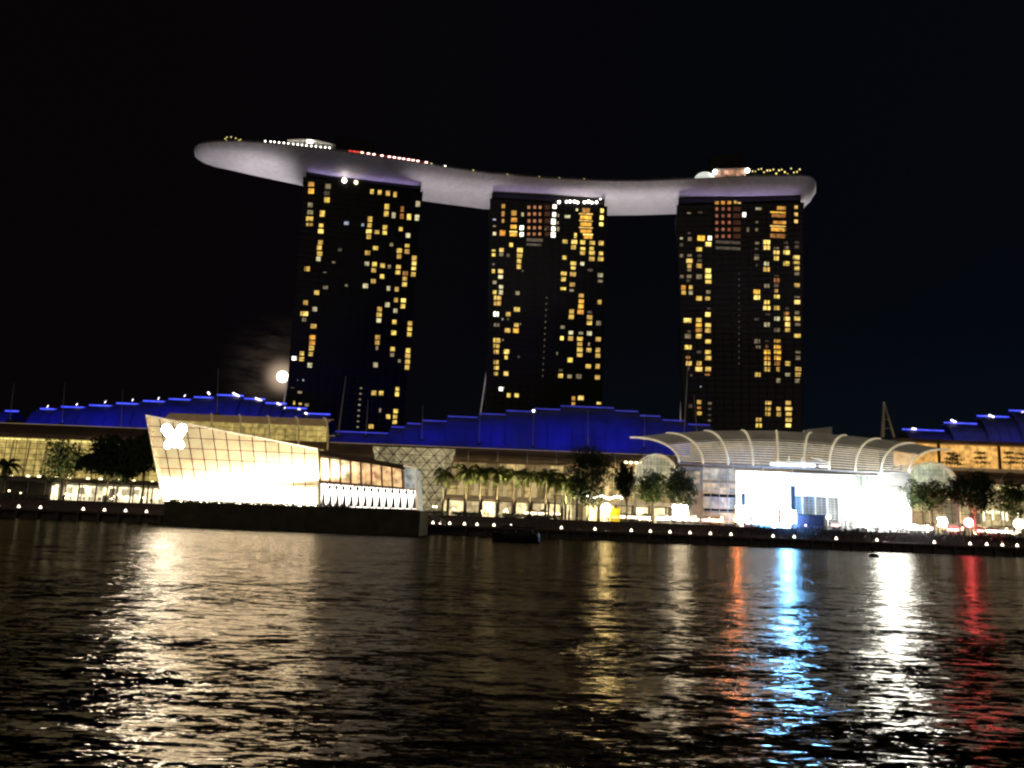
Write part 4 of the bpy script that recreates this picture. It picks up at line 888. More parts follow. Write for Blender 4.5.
# second lower volume
E0, E1, E2, E3 = at(319, 507, YG+2), at(417.5, 510, YG+3), at(415, 468, YG+3), at(319, 455.5, YG+2)
def f2(i, j, y=0.0): return E0.lerp(E1, i).lerp(E3.lerp(E2, i), j) + Vector((0, y, 0))
MB().sheet([[at(319, 452, YG), at(405, 467.5, YG+1)], [at(319, 450, YG+20), at(405, 465, YG+20)]], (0, 0, -.8)).build('low_roof', M_roof, gp)
for k in range(8):
    t0, t1 = k/8*.86+.004, (k+1)/8*.86-.012
    lo = .50 + .02
    MB().sheet([[f2(t0, lo, 2), f2(t1, lo, 2)], [f2(t0, .97, 2), f2(t1, .97, 2)]], (0, .2, 0)).build('upper_window', mat('orange lit salon', (.6,.5,.4), .6, emit=(1.0, .60, .27), es=.85, var=.95, scale=.45), gp)
for k in range(14):
    t0, t1 = k/14+.006, (k+1)/14-.006
    MB().sheet([[f2(t0, .02, 2), f2(t1, .02, 2)], [f2(t0, .46, 2), f2(t1, .46, 2)]], (0, .2, 0)).build('lower_window', lamp('lower show window', (1, .93, .82), 4.0, .55, .5), gp)
    p = f2((t0+t1)/2, .40, .4)
    if k > 0: MB().ball(p, .5, 8, 6, 1.6).build('hanging_lantern', mat('grey lantern', (.45,.42,.42), .6), gp)
    p = f2((t0+t1)/2, .03, .6); MB().tube([p, p+Vector((0, 0, 3.0)), p+Vector((0, 0, 4.4))], [.75, .35, .12], 8).build('display_cone', mat('pale display', (.55,.5,.5), .6), gp)
g2 = MB()
for i in range(9): g2.bar(f2(i/8*.86, .48), f2(i/8*.86, 1), .34)
for j in (.0, .47, .5, 1.0): g2.bar(f2(0, j), f2(.88 if j > .45 else 1, j), .3)
for i in range(15): g2.bar(f2(i/14, 0, 1.2), f2(i/14, .46, 1.2), .2)
g2.build('glazing_bars', M_mull, gp)
MB().tube([f2(1, 0), f2(1, 1), f2(.88, 1.02)], .35, 6).build('edge_frame', MATS['pale edge frame'], gp)
MB().sheet([[f2(.88, .5, 1), f2(.99, .5, 1)], [f2(.88, .98, 1), f2(.99, .98, 1)]], (0, .2, 0)).build('corner_glass', mat('corner glass', (.5,.5,.5), .3, emit=(.7,.75,.7), es=.38, var=.6, scale=.6), gp)
MB().sheet([[E1, E2], [E1+Vector((0, 17, 0)), E2+Vector((0, 17, 0))]], (-.2, 0, 0)).build('end_wall', MATS['corner glass'], gp)
MB().hexa([E0+Vector((0,3,0)), E1+Vector((-.5,3,0)), E1+Vector((-.5,17,0)), E0+Vector((0,17,0)), E3+Vector((0,3,-.9)), E2+Vector((-4,3,-.9)), E2+Vector((-4,17,-.9)), E3+Vector((0,17,-.9))]).build('core', M_roof, gp)
# footbridge from the island to the quay
fb = thing('footbridge', at(427, 514, YG+30), 'low footbridge with sloping rails right of the glass pavilion', 'footbridge')
a, b = Vector((br.x-1, YG+20, base_top-.4)), at(446, 520, QY+2); b.z = DZ
MB().hexa([a+Vector((0,-2,-.5)), b+Vector((0,-2,-.5)), b+Vector((0,2,-.5)), a+Vector((0,2,-.5)), a+Vector((0,-2,0)), b+Vector((0,-2,0)), b+Vector((0,2,0)), a+Vector((0,2,0))]).build('deck', M_conc, fb)
r_ = MB()
for k in range(9): c = a.lerp(b, k/8); r_.bar(c+Vector((0,-2,0)), c+Vector((0,-2,1.2)), .1)
r_.bar(a+Vector((0,-2,1.2)), b+Vector((0,-2,1.2)), .12); r_.build('rail', M_steel, fb)

# ============================================================ LAMPS ALONG THE QUAY EDGE
L_q = lamp('quay lamp glow', (1, .84, .6), 5)
def make_quay_lamp(loc, label, sc=1.0):
    t_ = thing('quay_lamp', loc, label, 'lamp', 'small lamps along the quay edge'); c = Vector(loc)
    MB().tube([c, c+Vector((0, 0, .25))], [.34, .3], 10).build('base', M_dark, t_)
    MB().tube([c+Vector((0, 0, .25)), c+Vector((0, 0, .6)), c+Vector((0, 0, .95)), c+Vector((0, 0, 1.25))], [.52, .44, .24, .06], 10).build('glowing_cone', L_q, t_)
    MB().tube([c+Vector((0, 0, 1.25)), c+Vector((0, 0, 1.36))], [.14, .03], 8).build('cap', M_dark, t_)
    return t_
LP = [-2, 18.9, 40.6, 83.4, 104.5, 125.6, 146.5, 166.5, 425.5, 433, 440.5, 449.7, 464.5, 477, 494, 511, 561.4, 595, 631.3, 650.4, 670, 690, 710.4, 731, 773.2, 794.3, 836.3, 877, 934.5, 970.3, 986.9, 1002.6, 1017.5]
LY = [505, 505.6, 506.6, 508.9, 509.9, 510.5, 511.3, 512.4, 522, 522.3, 522.6, 522.5, 522.7, 524.2, 524.6, 525.4, 527.7, 528.7, 530.3, 530.9, 531.8, 533.2, 534.2, 535.2, 537.3, 538.3, 540.2, 541.8, 544.9, 546.5, 547.6, 548.1, 548.9]
where = ['leftmost quay lamp at the very edge', 'quay lamp left of the pavilion, first from the left edge', 'quay lamp left of the pavilion, second from the left edge', 'quay lamp left of the pavilion, below the left tree crown', 'quay lamp left of the pavilion, below the big dark tree', 'quay lamp left of the pavilion, third before its base', 'quay lamp left of the pavilion, second before its base', 'quay lamp touching the left end of the pavilion base',
 'quay lamp touching the right end of the pavilion base', 'quay lamp second right of the pavilion base', 'quay lamp third right of the pavilion base', 'quay lamp fourth right of the pavilion base', 'quay lamp below the first palm', 'quay lamp below the second palm', 'quay lamp left of the dark boat', 'quay lamp behind the dark boat', 'quay lamp right of the dark boat', 'quay lamp left of the yellow kiosk',
 'quay lamp first right of the yellow kiosk', 'quay lamp second right of the yellow kiosk', 'quay lamp third right of the yellow kiosk', 'quay lamp below the white lit stalls', 'quay lamp below the left end of the event hall', 'quay lamp below the orange lights', 'quay lamp just left of the blue stage light', 'quay lamp just right of the blue stage light', 'quay lamp below the middle of the event hall', 'quay lamp just left of the mooring buoy below the great floodlight',
 'quay lamp between the great floodlight and the red light', 'quay lamp just below the red light', 'quay lamp fourth from the right edge', 'quay lamp second from the right edge', 'quay lamp last at the right edge']
where[30] = 'quay lamp first right of the red light'
q0 = None
for px, py, lb in zip(LP, LY, where):
    x = xx(px, py, QY+.8)
    if q0 is None: q0 = make_quay_lamp((x, QY+.8, DZ), 'small glowing ' + lb)
    else: dup(q0, (x, QY+.8, DZ), 'small glowing ' + lb)
# railing of the promenade
rg = thing('promenade_railing', (0, QY+7, DZ), 'long thin metal railing along the upper promenade edge', 'railing')
r_ = MB()
for z in (.45, .8, 1.15): r_.bar((-260, QY+14.3, GZ+z), (290, QY+14.3, GZ+z), .07)
r_.build('rail', M_steel, rg)
r_ = MB()
for k in range(220): x = -260+k*2.5; r_.box(x-.05, x+.05, QY+14.25, QY+14.35, GZ, GZ+1.15)
r_.build('posts_row', M_steel, rg)['kind'] = 'stuff'

# ============================================================ BRIGHT STAGE LIGHTS, STALLS, KIOSK
def light_rack(label, px, py, Y, r, col, s, nrow, zbase, name='floodlight_rack', cat='floodlight', hr=None):
    c = at(px, py, Y); t_ = thing(name, (c.x, Y, zbase), label, cat)
    MB().tube([(c.x, Y+.05, c.z), (c.x, Y+.4, c.z)], [r*1.06, r*1.0], 24).build('back_panel', M_dark, t_)
    plate = t_.children[-1]
    if nrow > 2:
        hw_ = hr or r/nrow*1.04; MB().tube([(c.x, Y-hw_*1.25, c.z), (c.x, Y+.04, c.z)], r*1.04, 28, False).build('spill_ring', M_white, plate)  # added ring that stops lamp light spilling sideways onto the hall
    p = MB()
    for s_ in (-1, 1): p.bar((c.x+s_*r*.7, Y+.6, zbase), (c.x+s_*r*.7, Y+.6, c.z), .25)
    p.bar((c.x-r*.7, Y+.62, zbase+.8), (c.x+r*.7, Y+.62, zbase+.8), .2); p.build('stand', M_dark, t_)
    m = lamp(label[:24], col, s)
    st_ = 2*r/nrow
    for i in range(nrow):
        for j in range(nrow):
            dx, dz = (i-(nrow-1)/2)*st_, (j-(nrow-1)/2)*st_
            if nrow > 2 and math.hypot(dx, dz) > r*.95: continue
            cc = Vector((c.x+dx, Y, c.z+dz))
            MB().ball(cc, (hr or st_*.52), 10, 6).build('lamp_head', m, plate)
    return t_
light_rack('huge dazzling white floodlight bank before the right end of the event hall', 890, 511, 322, 7.0, (.92, .98, 1), 85, 7, GZ)  # glare of the floodlight is built as a wide round of lamp heads
light_rack('dazzling blue white stage light beside the dark stage box', 786.5, 516.5, 318, 2.6, (.13, .44, 1.0), 560, 3, GZ-1)
_c = at(786.5, 516.5, 318)
sk = [o for o in COL.objects if o.get('label', '').startswith('dazzling blue white')][0]
for s_ in (-1, 1): MB().box(_c.x+s_*3.0-.08, _c.x+s_*3.0+.08, 315.2, 318.4, _c.z-2.6, _c.z+2.6).build('side_shield', M_dark, sk)  # added side plates that keep the blue light off the stage box
light_rack('glowing red stage light below the right hand trees', 968.5, 522.5, 320, 1.7, (1, .07, .10), 60, 1, GZ-1)
light_rack('bright cool white lamp cluster left of the red stage light', 942, 522, 322, 1.9, (1, .92, .9), 7, 3, GZ-.5)
light_rack('orange red lamp cluster left of the blue stage light', 737, 519, 320, 1.0, (1, .28, .06), 190, 1, GZ)
light_rack('warm round lamp cluster at the left corner of the event hall', 741, 511, 326, 2.4, (1, .80, .55), 4, 3, GZ)
light_rack('warm yellow round lamp left of the yellow kiosk', 606, 508, 320, 1.8, (1, .80, .36), 75, 1, GZ)
light_rack('white lamp cluster among the stalls below the small left porch', 680, 512.5, 322, 3.0, (1, .88, .66), 30, 3, GZ)
light_rack('small white lamp cluster right of the stage box', 828.5, 517, 322, .9, (.85, .9, 1), 12, 1, GZ)
light_rack('warm white lamp cluster before the right glass of the event hall', 848, 518, 322, 1.2, (1, .9, .75), 2.5, 1, GZ)
light_rack('glaring warm white lamp at the right edge of the promenade', 1019, 524, 322, 2.0, (1, .88, .7), 5, 1, GZ)
# dark stage box
a, b = at(797, 514, 322), at(824, 515, 322)
sb = thing('stage_box', ((a.x+b.x)/2, 324, GZ), 'dark violet stage box with flat roof right of the blue light', 'stage')
MB().box(a.x, b.x, 322, 328, GZ, a.z-.5).build('body', mat('violet cloth', (.06, .03, .05), .9), sb)
MB().box(a.x-.8, b.x+.8, 321, 329, a.z-.5, a.z).build('roof', M_dark, sb)
MB().box(a.x+3, a.x+3.6, 321.7, 321.95, GZ+1, GZ+1.8).build('small_lamp', lamp('pink point', (1, .4, .6), 4), sb)
# yellow kiosk
c = at(615, 514, 321)
kk = thing('yellow_kiosk', (c.x, 321, GZ), 'small bright yellow kiosk booth on the promenade', 'kiosk')
z1 = zz(615, 508.5, 321)
MB().box(c.x-1.8, c.x+1.8, 320, 323, GZ, z1).build('booth', mat('yellow booth', (.8, .6, .03), .5, emit=(1, .72, .02), es=.5), kk)
MB().box(c.x-2.1, c.x+2.1, 319.6, 323.4, z1, z1+.3).build('roof', mat('yellow roof', (.6, .45, .05), .5), kk)
MB().box(c.x-1.2, c.x+1.2, 319.85, 319.98, GZ+1.1, GZ+2.3).build('counter_window', lamp('counter', (1, .85, .2), .9), kk)
# market stalls with lit roofs
def stall(label, px, w_, col, s, Y=324, rc=(.6, .58, .55), py=None):
    x = xx(px, 515, Y); t_ = thing('market_stall', (x, Y, GZ), label, 'market stall', 'lit market stalls on the promenade')
    for sx in (-1, 1):
        for sy in (0, 3): MB().tube([(x+sx*w_/2, Y+sy, GZ), (x+sx*w_/2, Y+sy, GZ+2.6)], .08, 6).build('post', M_steel, t_)
    MB().add([(x-w_/2-.4, Y-.4, GZ+2.6), (x+w_/2+.4, Y-.4, GZ+2.6), (x+w_/2+.4, Y+3.4, GZ+2.6), (x-w_/2-.4, Y+3.4, GZ+2.6), (x, Y+1.5, GZ+3.9)], [(0, 1, 4), (1, 2, 4), (2, 3, 4), (3, 0, 4), (3, 2, 1, 0)]).build('canopy', mat('canopy %s' % str(rc), rc, .8), t_)
    MB().box(x-w_/2+.1, x+w_/2-.1, Y+.3, Y+.9, GZ, GZ+1.0).build('counter', M_conc, t_); ctr = t_.children[-1]
    MB().box(x-w_/2+.2, x+w_/2-.2, Y+1.2, Y+1.4, GZ+1.5, GZ+2.5).build('light_panel', lamp('stall %s' % str(col)+str(s), col, s, .3, 1.0), ctr)
    return t_
warm, cool, pk = (1, .8, .5), (1, .95, .9), (1, .5, .45)
spots = [(531, 5, warm, 5, 'stall with warm lights behind the dark boat'), (543, 4, warm, 4, 'stall behind the fourth palm'), (625, 5, warm, 4, 'stall right of the yellow kiosk'), (634, 4, cool, 3, 'stall second right of the yellow kiosk'), (646, 6, warm, 5, 'stall left of the white lamp cluster'), (664, 6, cool, 7, 'white lit stall just left of the white lamp cluster'), (694, 5, warm, 5, 'stall just right of the white lamp cluster'),
 (708, 5, pk, 3, 'pink lit stall before the hall corner'), (717, 6, warm, 5, 'warm stall before the left bay of the hall'), (752, 5, cool, 5, 'white stall between orange and blue lights'), (765, 5, cool, 6, 'white stall just left of the blue light'), (836, 3.5, pk, 3, 'pink lit stall right of the stage box'), (860, 5, cool, 2, 'cool lit stall left of the great floodlight'), (916, 6, cool, 8, 'white stall right of the great floodlight'), (928, 5, cool, 6, 'white stall second right of the great floodlight'),
 (954, 5, pk, 4, 'pink stall left of the red light'), (980, 4, pk, 3, 'pink stall right of the red light'), (992, 5, cool, 5, 'white stall third from the right edge'), (1003, 5, cool, 4, 'white stall second from the right edge'), (1014, 4, warm, 6, 'warm stall at the right edge')]
for px, w_, col, s_, lb in spots: stall('small tent roofed ' + lb, px, w_, col, s_)
# long lit bars of the terrace on the left and centre
for px0, px1, py, lb in ((94, 109, 502, 'below the big dark tree'), (116, 130, 503, 'left of the pavilion prow'), (141, 148, 504, 'second before the pavilion base'), (152, 165, 504.5, 'touching the pavilion base'), (518, 525, 518.6, 'above the dark boat'), (529, 545, 519.5, 'right above the dark boat'), (421, 428, 515, 'beside the footbridge')):
    a, b = at(px0, py, 318.5), at(px1, py, 318.5)
    t_ = thing('lit_bench', ((a.x+b.x)/2, 318.5, GZ), 'long low bench lit from below ' + lb, 'bench', 'lit benches on the promenade')
    MB().box(a.x, b.x, 318.2, 319.2, a.z+.1, a.z+.35).build('seat', M_conc, t_)
    MB().box(a.x, b.x, 318.2, 318.5, a.z-.35, a.z+.09).build('light_strip', lamp('bench strip', (1, .85, .6), 4), t_)
    for x in (a.x+.3, b.x-.3): MB().box(x-.2, x+.2, 318.55, 319, GZ, a.z+.1).build('leg', M_conc, t_)

# ============================================================ PALMS AND TREES
def palm(x, Y, h, label, seed, z0=GZ):
    rnd = random.Random(seed); t_ = thing('palm_tree', (x, Y, z0), label, 'palm tree', 'tall palms along the central promenade')
    tp = Vector((x+rnd.uniform(-.4, .4), Y, z0+h))
    MB().tube([(x, Y, z0), Vector((x, Y, z0)).lerp(tp, .3), Vector((x, Y, z0)).lerp(tp, .8), tp], [.46, .36, .30, .2], 9).build('trunk', M_pbark, t_)
    cr_ = MB()
    for k in range(24):
        az = k*2.399+rnd.random()*.4; el = rnd.uniform(-.5, 1.35); Lf = rnd.uniform(5.6, 7.6)
        pts = []; p = tp.copy(); e_ = el
        for j in range(8):
            pts.append(p.copy()); p = p + Vector((math.cos(az)*math.cos(e_), math.sin(az)*math.cos(e_), math.sin(e_)))*(Lf/7); e_ -= .26
        cr_.tube(pts, [.09*(1-j/9) for j in range(8)], 3, False)
        side = Vector((-math.sin(az), math.cos(az), 0))
        for j in range(1, 8):
            for sub in (0, .33, .66):
                c = pts[j-1].lerp(pts[j], sub); wl = 1.25*math.sin(math.pi*min(1, (j+sub)/8.3))+.25
                dr = (pts[j]-pts[j-1]).normalized()
                for s_ in (-1, 1):
                    tip = c + side*s_*wl*.72 + Vector((0, 0, -wl*.75*rnd.uniform(.6, 1.2))) + dr*.5
                    cr_.add([c-dr*.16, c+dr*.22, tip+dr*.06, tip-dr*.06], [(0, 1, 2, 3)])
    cr_.build('crown', M_palm, t_)
    cs = MB().tube([tp+Vector((0, 0, -1.6)), tp+Vector((0, 0, .2))], [.3, .22], 8); cs.build('crownshaft', mat('green crownshaft', (.16, .2, .07), .5), t_)
    return t_
pl = [(443, 489, 474), (466, 513, 471), (479.8, 513, 473), (497.5, 514, 473), (513.5, 514, 475), (530, 515, 475), (545.5, 516, 476), (555, 517, 480), (566, 517, 481), (577.5, 517, 484), (2, 505, 465)]
pn = ['first and shortest palm right of the pavilion', 'second palm counted from the pavilion', 'third palm counted from the pavilion', 'fourth palm counted from the pavilion', 'fifth palm counted from the pavilion', 'sixth palm counted from the pavilion', 'seventh palm counted from the pavilion', 'eighth palm counted from the pavilion', 'ninth palm lit bright green from below', 'last palm of the row beside the broad tree', 'dark palm at the far left edge before the yellow wall']
for k, ((px, pb, pt), lb) in enumerate(zip(pl, pn)):
    Y = 322; x = xx(px, 500, Y); palm(x, Y, zz(px, pt, Y)-GZ, lb, 40+k)
for px in (444, 466, 480, 497.5, 513.5, 530, 545.5, 568): spot('palm_uplight', (xx(px+2, 510, 316), 315.2, GZ+.3), (xx(px, 480, 322), 321.5, GZ+15), 26000, (1, .85, .42), 62, .8, .25)
spot('palm_uplight', (xx(566, 505, 316), 315, GZ+.5), (xx(568, 480, 322), 322, GZ+13), 26000, (.85, 1, .25), 40, .8, .3)

def tree(label, px, py, rx, ry, Y, trunk_px, seed, m=M_leaf, n=2600, size=.62, ntr=1, lobes=7):
    rnd = random.Random(seed); c = at(px, py, Y); k = Y/FPX*1.0; RX, RZ = rx*k*1.05, ry*k*1.3
    x0 = xx(trunk_px, py+ry, Y); t_ = thing('broadleaf_tree', (x0, Y, GZ), label, 'tree', 'broadleaf trees on the promenade')
    root = Vector((x0, Y, GZ)); fork = Vector((x0+.3, Y, max(GZ+2.5, c.z-RZ*1.0)))
    tr_ = MB(); tr_.tube([root, root.lerp(fork, .5)+Vector((.2, 0, 0)), fork], [.45, .36, .3], 8)
    cr_ = MB()
    for l in range(lobes):
        a = l*2.4+rnd.random(); rr_ = rnd.uniform(.2, .72)
        lc = c + Vector((math.cos(a)*RX*rr_, rnd.uniform(-.35, .35)*RX, math.sin(a)*RZ*rr_*1.05))
        tr_.tube([fork, fork.lerp(lc, .5)+Vector((rnd.uniform(-.5, .5), 0, .3)), lc], [.22, .13, .06], 5)
        q_ = rnd.uniform(.38, .55)
        leaves(cr_, lc, (RX*q_, RX*.45, RZ*q_), n//lobes, size, rnd); leaves(cr_, c, (RX*.95, RX*.5, RZ*.85), n//lobes//3, size*.8, rnd)
        for _ in range(4):
            c2 = lc + Vector((rnd.uniform(-1, 1)*RX*.5, rnd.uniform(-.3, .3)*RX, rnd.uniform(-1, 1)*RZ*.5)); leaves(cr_, c2, (RX*.16, RX*.16, RZ*.15), n//lobes//9, size*.8, rnd)
    tr_.build('trunk', M_bark, t_); cr_.build('crown', m, t_); return t_
tree('open leafy tree before the yellow lit glass wall, lights showing through', 64, 461, 22, 18, 326, 66, 1, M_leaf, 1300, .6)
tree('big dense dark tree left of the pavilion prow', 112, 461, 30, 16, 318, 108, 2, M_leaf2, 4200, .8, lobes=9)
tree('dark tree filling the gap behind the pavilion prow', 142, 455, 17, 17, 322, 144, 3, M_leaf2, 2400, .75)
tree('tall broad dark tree at the right end of the palm row', 590, 473, 23, 24, 320, 588, 4, M_leaf2, 2200, .62, lobes=9)
tree('small round dark tree right of the yellow kiosk', 626, 484, 9.5, 15, 319, 626, 5, M_leaf2, 1500, .6, lobes=5)
tree('green lit tree below the small left porch', 650, 488, 17, 15, 324, 651, 6, M_leaf, 1400, .6)
tree('dense tree at the left corner of the event hall', 682, 488, 19, 14, 322, 683, 7, M_leaf2, 1700, .6)
tree('green lit tree right of the great floodlight', 930, 495, 24, 14, 326, 930, 8, M_leaf, 1900, .62)
tree('tall dense dark tree above the red stage light', 972, 490, 24, 19, 322, 974, 9, M_leaf2, 2800, .68, lobes=9)
tree('dark tree at the right edge before the yellow shops', 1013, 498, 17, 15, 324, 1012, 10, M_leaf, 1500, .62)
for px, p_ in ((650, 1500), (925, 2500), (640, 900), (1010, 1200), (590, 1500), (680, 1200), (972, 900), (66, 900), (112, 500)): spot('tree_uplight', (xx(px, 512, 316), 315, GZ+.4), (xx(px, 480, 323), 323, GZ+11), p_*13, (1, .88, .5), 75, .8, .3)
# shrubs and small trees on the amber terrace
for k, (px, lb) in enumerate(((950, 'leftmost small tree on the amber terrace'), (957, 'second small tree on the amber terrace'), (981, 'third small layered tree on the amber terrace'), (1010, 'fourth small layered tree on the amber terrace'), (1022, 'small tree on the amber terrace at the right edge'))):
    rnd = random.Random(60+k); Y = 347; zb_ = zz(px, 468.5, Y); x = xx(px, 460, Y); h = (7.2, 6, 7.5, 7.6, 7)[k]
    t_ = thing('terrace_tree', (x, Y, zb_), 'dark ' + lb, 'tree', 'small trees on the amber terrace')
    MB().tube([(x, Y, zb_), (x+.2, Y, zb_+h)], [.16, .06], 6).build('trunk', M_bark, t_)
    cr_ = MB()
    for j, zq in enumerate((.35, .62, .9)): leaves(cr_, (x+rnd.uniform(-.6, .6), Y, zb_+h*zq), (4.2-1.0*j+rnd.random(), 1.6, .7), 110, .42, rnd)
    cr_.build('crown', M_leaf2, t_)
# planting along the promenade
hd = MB(); rnd = random.Random(77)
for px0, px1, n in ((-10, 48, 26), (428, 448, 8), (455, 482, 14), (505, 560, 20)):
    for k in range(n): x = xx(px0+(px1-px0)*k/n, 500, 317.5); leaves(hd, (x, 317.5, GZ+.7), (1.5, .8, .7+.5*rnd.random()), 60, .35, rnd)
tag(hd.build('planting', M_leaf2, org=(0, 317.5, GZ)), 'dark low planting along the upper edge of the promenade', 'planting', kind='stuff')

# ============================================================ PEOPLE
def person_mesh(seed):
    rnd = random.Random(seed); sw = rnd.uniform(.08, .22); arm = rnd.uniform(.02, .16)
    V = [(0,0,.95),(0,0,1.2),(0,0,1.42),(0,0,1.52),(0,-.01,1.66),(0,0,1.75)]; Rr = [.15,.14,.12,.055,.10,.06]
    E_ = [(0,1),(1,2),(2,3),(3,4),(4,5)]
    for s_ in (-1, 1):
        n = len(V); V += [(s_*.2, 0, 1.40), (s_*.25, arm*s_, 1.13), (s_*.24, arm*s_*1.8-.05, .88), (s_*.235, arm*s_*2-.07, .80)]; Rr += [.07,.05,.038,.04]; E_ += [(2, n), (n, n+1), (n+1, n+2), (n+2, n+3)]
        n = len(V); V += [(s_*.10, 0, .88), (s_*.11, -sw*s_*.5-.02, .48), (s_*.11, -sw*s_, .08), (s_*.12, -sw*s_-.15, .04)]; Rr += [.10,.07,.05,.045]; E_ += [(0, n), (n, n+1), (n+1, n+2), (n+2, n+3)]
    me = bpy.data.meshes.new('p'); me.from_pydata(V, E_, []); o = bpy.data.objects.new('p', me); COL.objects.link(o)
    o.modifiers.new('s', 'SKIN'); 
    for v, r_ in zip(me.skin_vertices[0].data, Rr): v.radius = (r_, r_)
    me.skin_vertices[0].data[0].use_root = True
    sd = o.modifiers.new('d', 'SUBSURF'); sd.levels = sd.render_levels = 1
    dg = bpy.context.evaluated_depsgraph_get(); m2_ = bpy.data.meshes.new_from_object(o.evaluated_get(dg)); m2_.name = 'person'
    bpy.data.objects.remove(o); bpy.data.meshes.remove(me); return m2_
def cloth_mat():
    m = bpy.data.materials.new('clothing'); m.use_nodes = True; t = m.node_tree; b = t.nodes['Principled BSDF']
    oi = nn(t, 'ShaderNodeObjectInfo'); ge = nn(t, 'ShaderNodeTexCoord'); sp = nn(t, 'ShaderNodeSeparateXYZ'); t.links.new(ge.outputs['Object'], sp.inputs[0])
    cr1 = nn(t, 'ShaderNodeValToRGB'); cr1.color_ramp.interpolation = 'CONSTANT'; el = cr1.color_ramp.elements
    el[0].position = 0; el[0].color = (.03, .035, .06, 1); el[1].position = .83; el[1].color = (.5, .5, .5, 1)
    e3 = cr1.color_ramp.elements.new(.3); e3.color = (.35, .05, .05, 1); e4 = cr1.color_ramp.elements.new(.5); e4.color = (.05, .05, .05, 1); e5 = cr1.color_ramp.elements.new(.7); e5.color = (.08, .15, .3, 1)
    t.links.new(oi.outputs['Random'], cr1.inputs[0])
    z = nn(t, 'ShaderNodeValToRGB'); z.color_ramp.interpolation = 'CONSTANT'; z.color_ramp.elements[0].color = (0, 0, 0, 1); z.color_ramp.elements[1].position = .93/2; z.color_ramp.elements[1].color = (1, 1, 1, 1)
    dv = nn(t, 'ShaderNodeMath', operation='DIVIDE'); t.links.new(sp.outputs[2], dv.inputs[0]); dv.inputs[1].default_value = 2.0; t.links.new(dv.outputs[0], z.inputs[0])
    mxa = nn(t, 'ShaderNodeMix', data_type='RGBA'); t.links.new(z.outputs[0], mxa.inputs[0]); mxa.inputs[6].default_value = (.03, .03, .05, 1); t.links.new(cr1.outputs[0], mxa.inputs[7])
    hd_ = nn(t, 'ShaderNodeMath', operation='GREATER_THAN'); t.links.new(sp.outputs[2], hd_.inputs[0]); hd_.inputs[1].default_value = 1.5
    mxb = nn(t, 'ShaderNodeMix', data_type='RGBA'); t.links.new(hd_.outputs[0], mxb.inputs[0]); t.links.new(mxa.outputs[2], mxb.inputs[6]); mxb.inputs[7].default_value = (.3, .18, .12, 1)
    hr = nn(t, 'ShaderNodeMath', operation='GREATER_THAN'); t.links.new(sp.outputs[2], hr.inputs[0]); hr.inputs[1].default_value = 1.68
    mxc = nn(t, 'ShaderNodeMix', data_type='RGBA'); t.links.new(hr.outputs[0], mxc.inputs[0]); t.links.new(mxb.outputs[2], mxc.inputs[6]); mxc.inputs[7].default_value = (.01, .01, .01, 1)
    t.links.new(mxc.outputs[2], b.inputs['Base Color']); b.inputs['Roughness'].default_value = .85
    return m
PM = [person_mesh(s_) for s_ in range(4)]; cm = cloth_mat()
for m_ in PM: m_.materials.append(cm)
rnd = random.Random(12)
def put_person(x, Y, z, label, group):
    o = bpy.data.objects.new('person', rnd.choice(PM)); COL.objects.link(o); o.location = (x, Y, z); o.rotation_euler.z = rnd.uniform(0, 6.28); s_ = rnd.uniform(.93, 1.08); o.scale = (s_, s_, s_)
    tag(o, label, 'person', group)
for k in range(70):
    px = rnd.uniform(700, 1030); row = rnd.choice([0, 1, 2, 3, 4, 5, 6, 7]); Y = QY+7.3+row; z = DZ+.002+.528*(row+1)+.003*row if row < 7 else GZ
    put_person(xx(px, 530, Y), min(Y, QY+13.7) if row < 7 else QY+14.9+rnd.random()*2.5, z, 'person standing in the dark crowd on the right promenade steps', 'crowd on the right steps')
for k in range(60):
    Y = QY+15+rnd.random()*5; put_person(xx(rnd.choice([rnd.uniform(585, 700), rnd.uniform(585, 700), rnd.uniform(480, 560), rnd.uniform(40, 160)]), 515, Y), Y, GZ, 'person strolling along the railing of the upper promenade', 'strollers on the upper promenade')
# the densest part of the crowd on the steps, one mass
cm_ = MB(); pts = []
for k in range(420):
    px = rnd.uniform(735, 1040); row = rnd.randint(0, 7); Y = QY+7.35+row+rnd.uniform(0, .3) if row < 7 else QY+14.8+rnd.random()*4; pts.append((xx(px, 530, Y), Y, (DZ+.002+.53*(row+1)) if row < 7 else GZ))
co = []
vs_all = []; fs_all = []
for (x, y, z) in pts:
    pm = rnd.choice(PM); n0 = len(vs_all); a = rnd.uniform(0, 6.28); ca, sa = math.cos(a), math.sin(a); s_ = rnd.uniform(.9, 1.08)
    vs_all += [(x+(v.co.x*ca-v.co.y*sa)*s_, y+(v.co.x*sa+v.co.y*ca)*s_, z+v.co.z*s_) for v in pm.vertices]
    fs_all += [tuple(i+n0 for i in p.vertices) for p in pm.polygons]
cm_.v = vs_all; cm_.f = fs_all
tag(cm_.build('crowd', mat('dark clothing', (.06, .05, .05), .85, var=.9, scale=2.2)), 'dense dark crowd of people on the right promenade steps', 'crowd', kind='stuff')

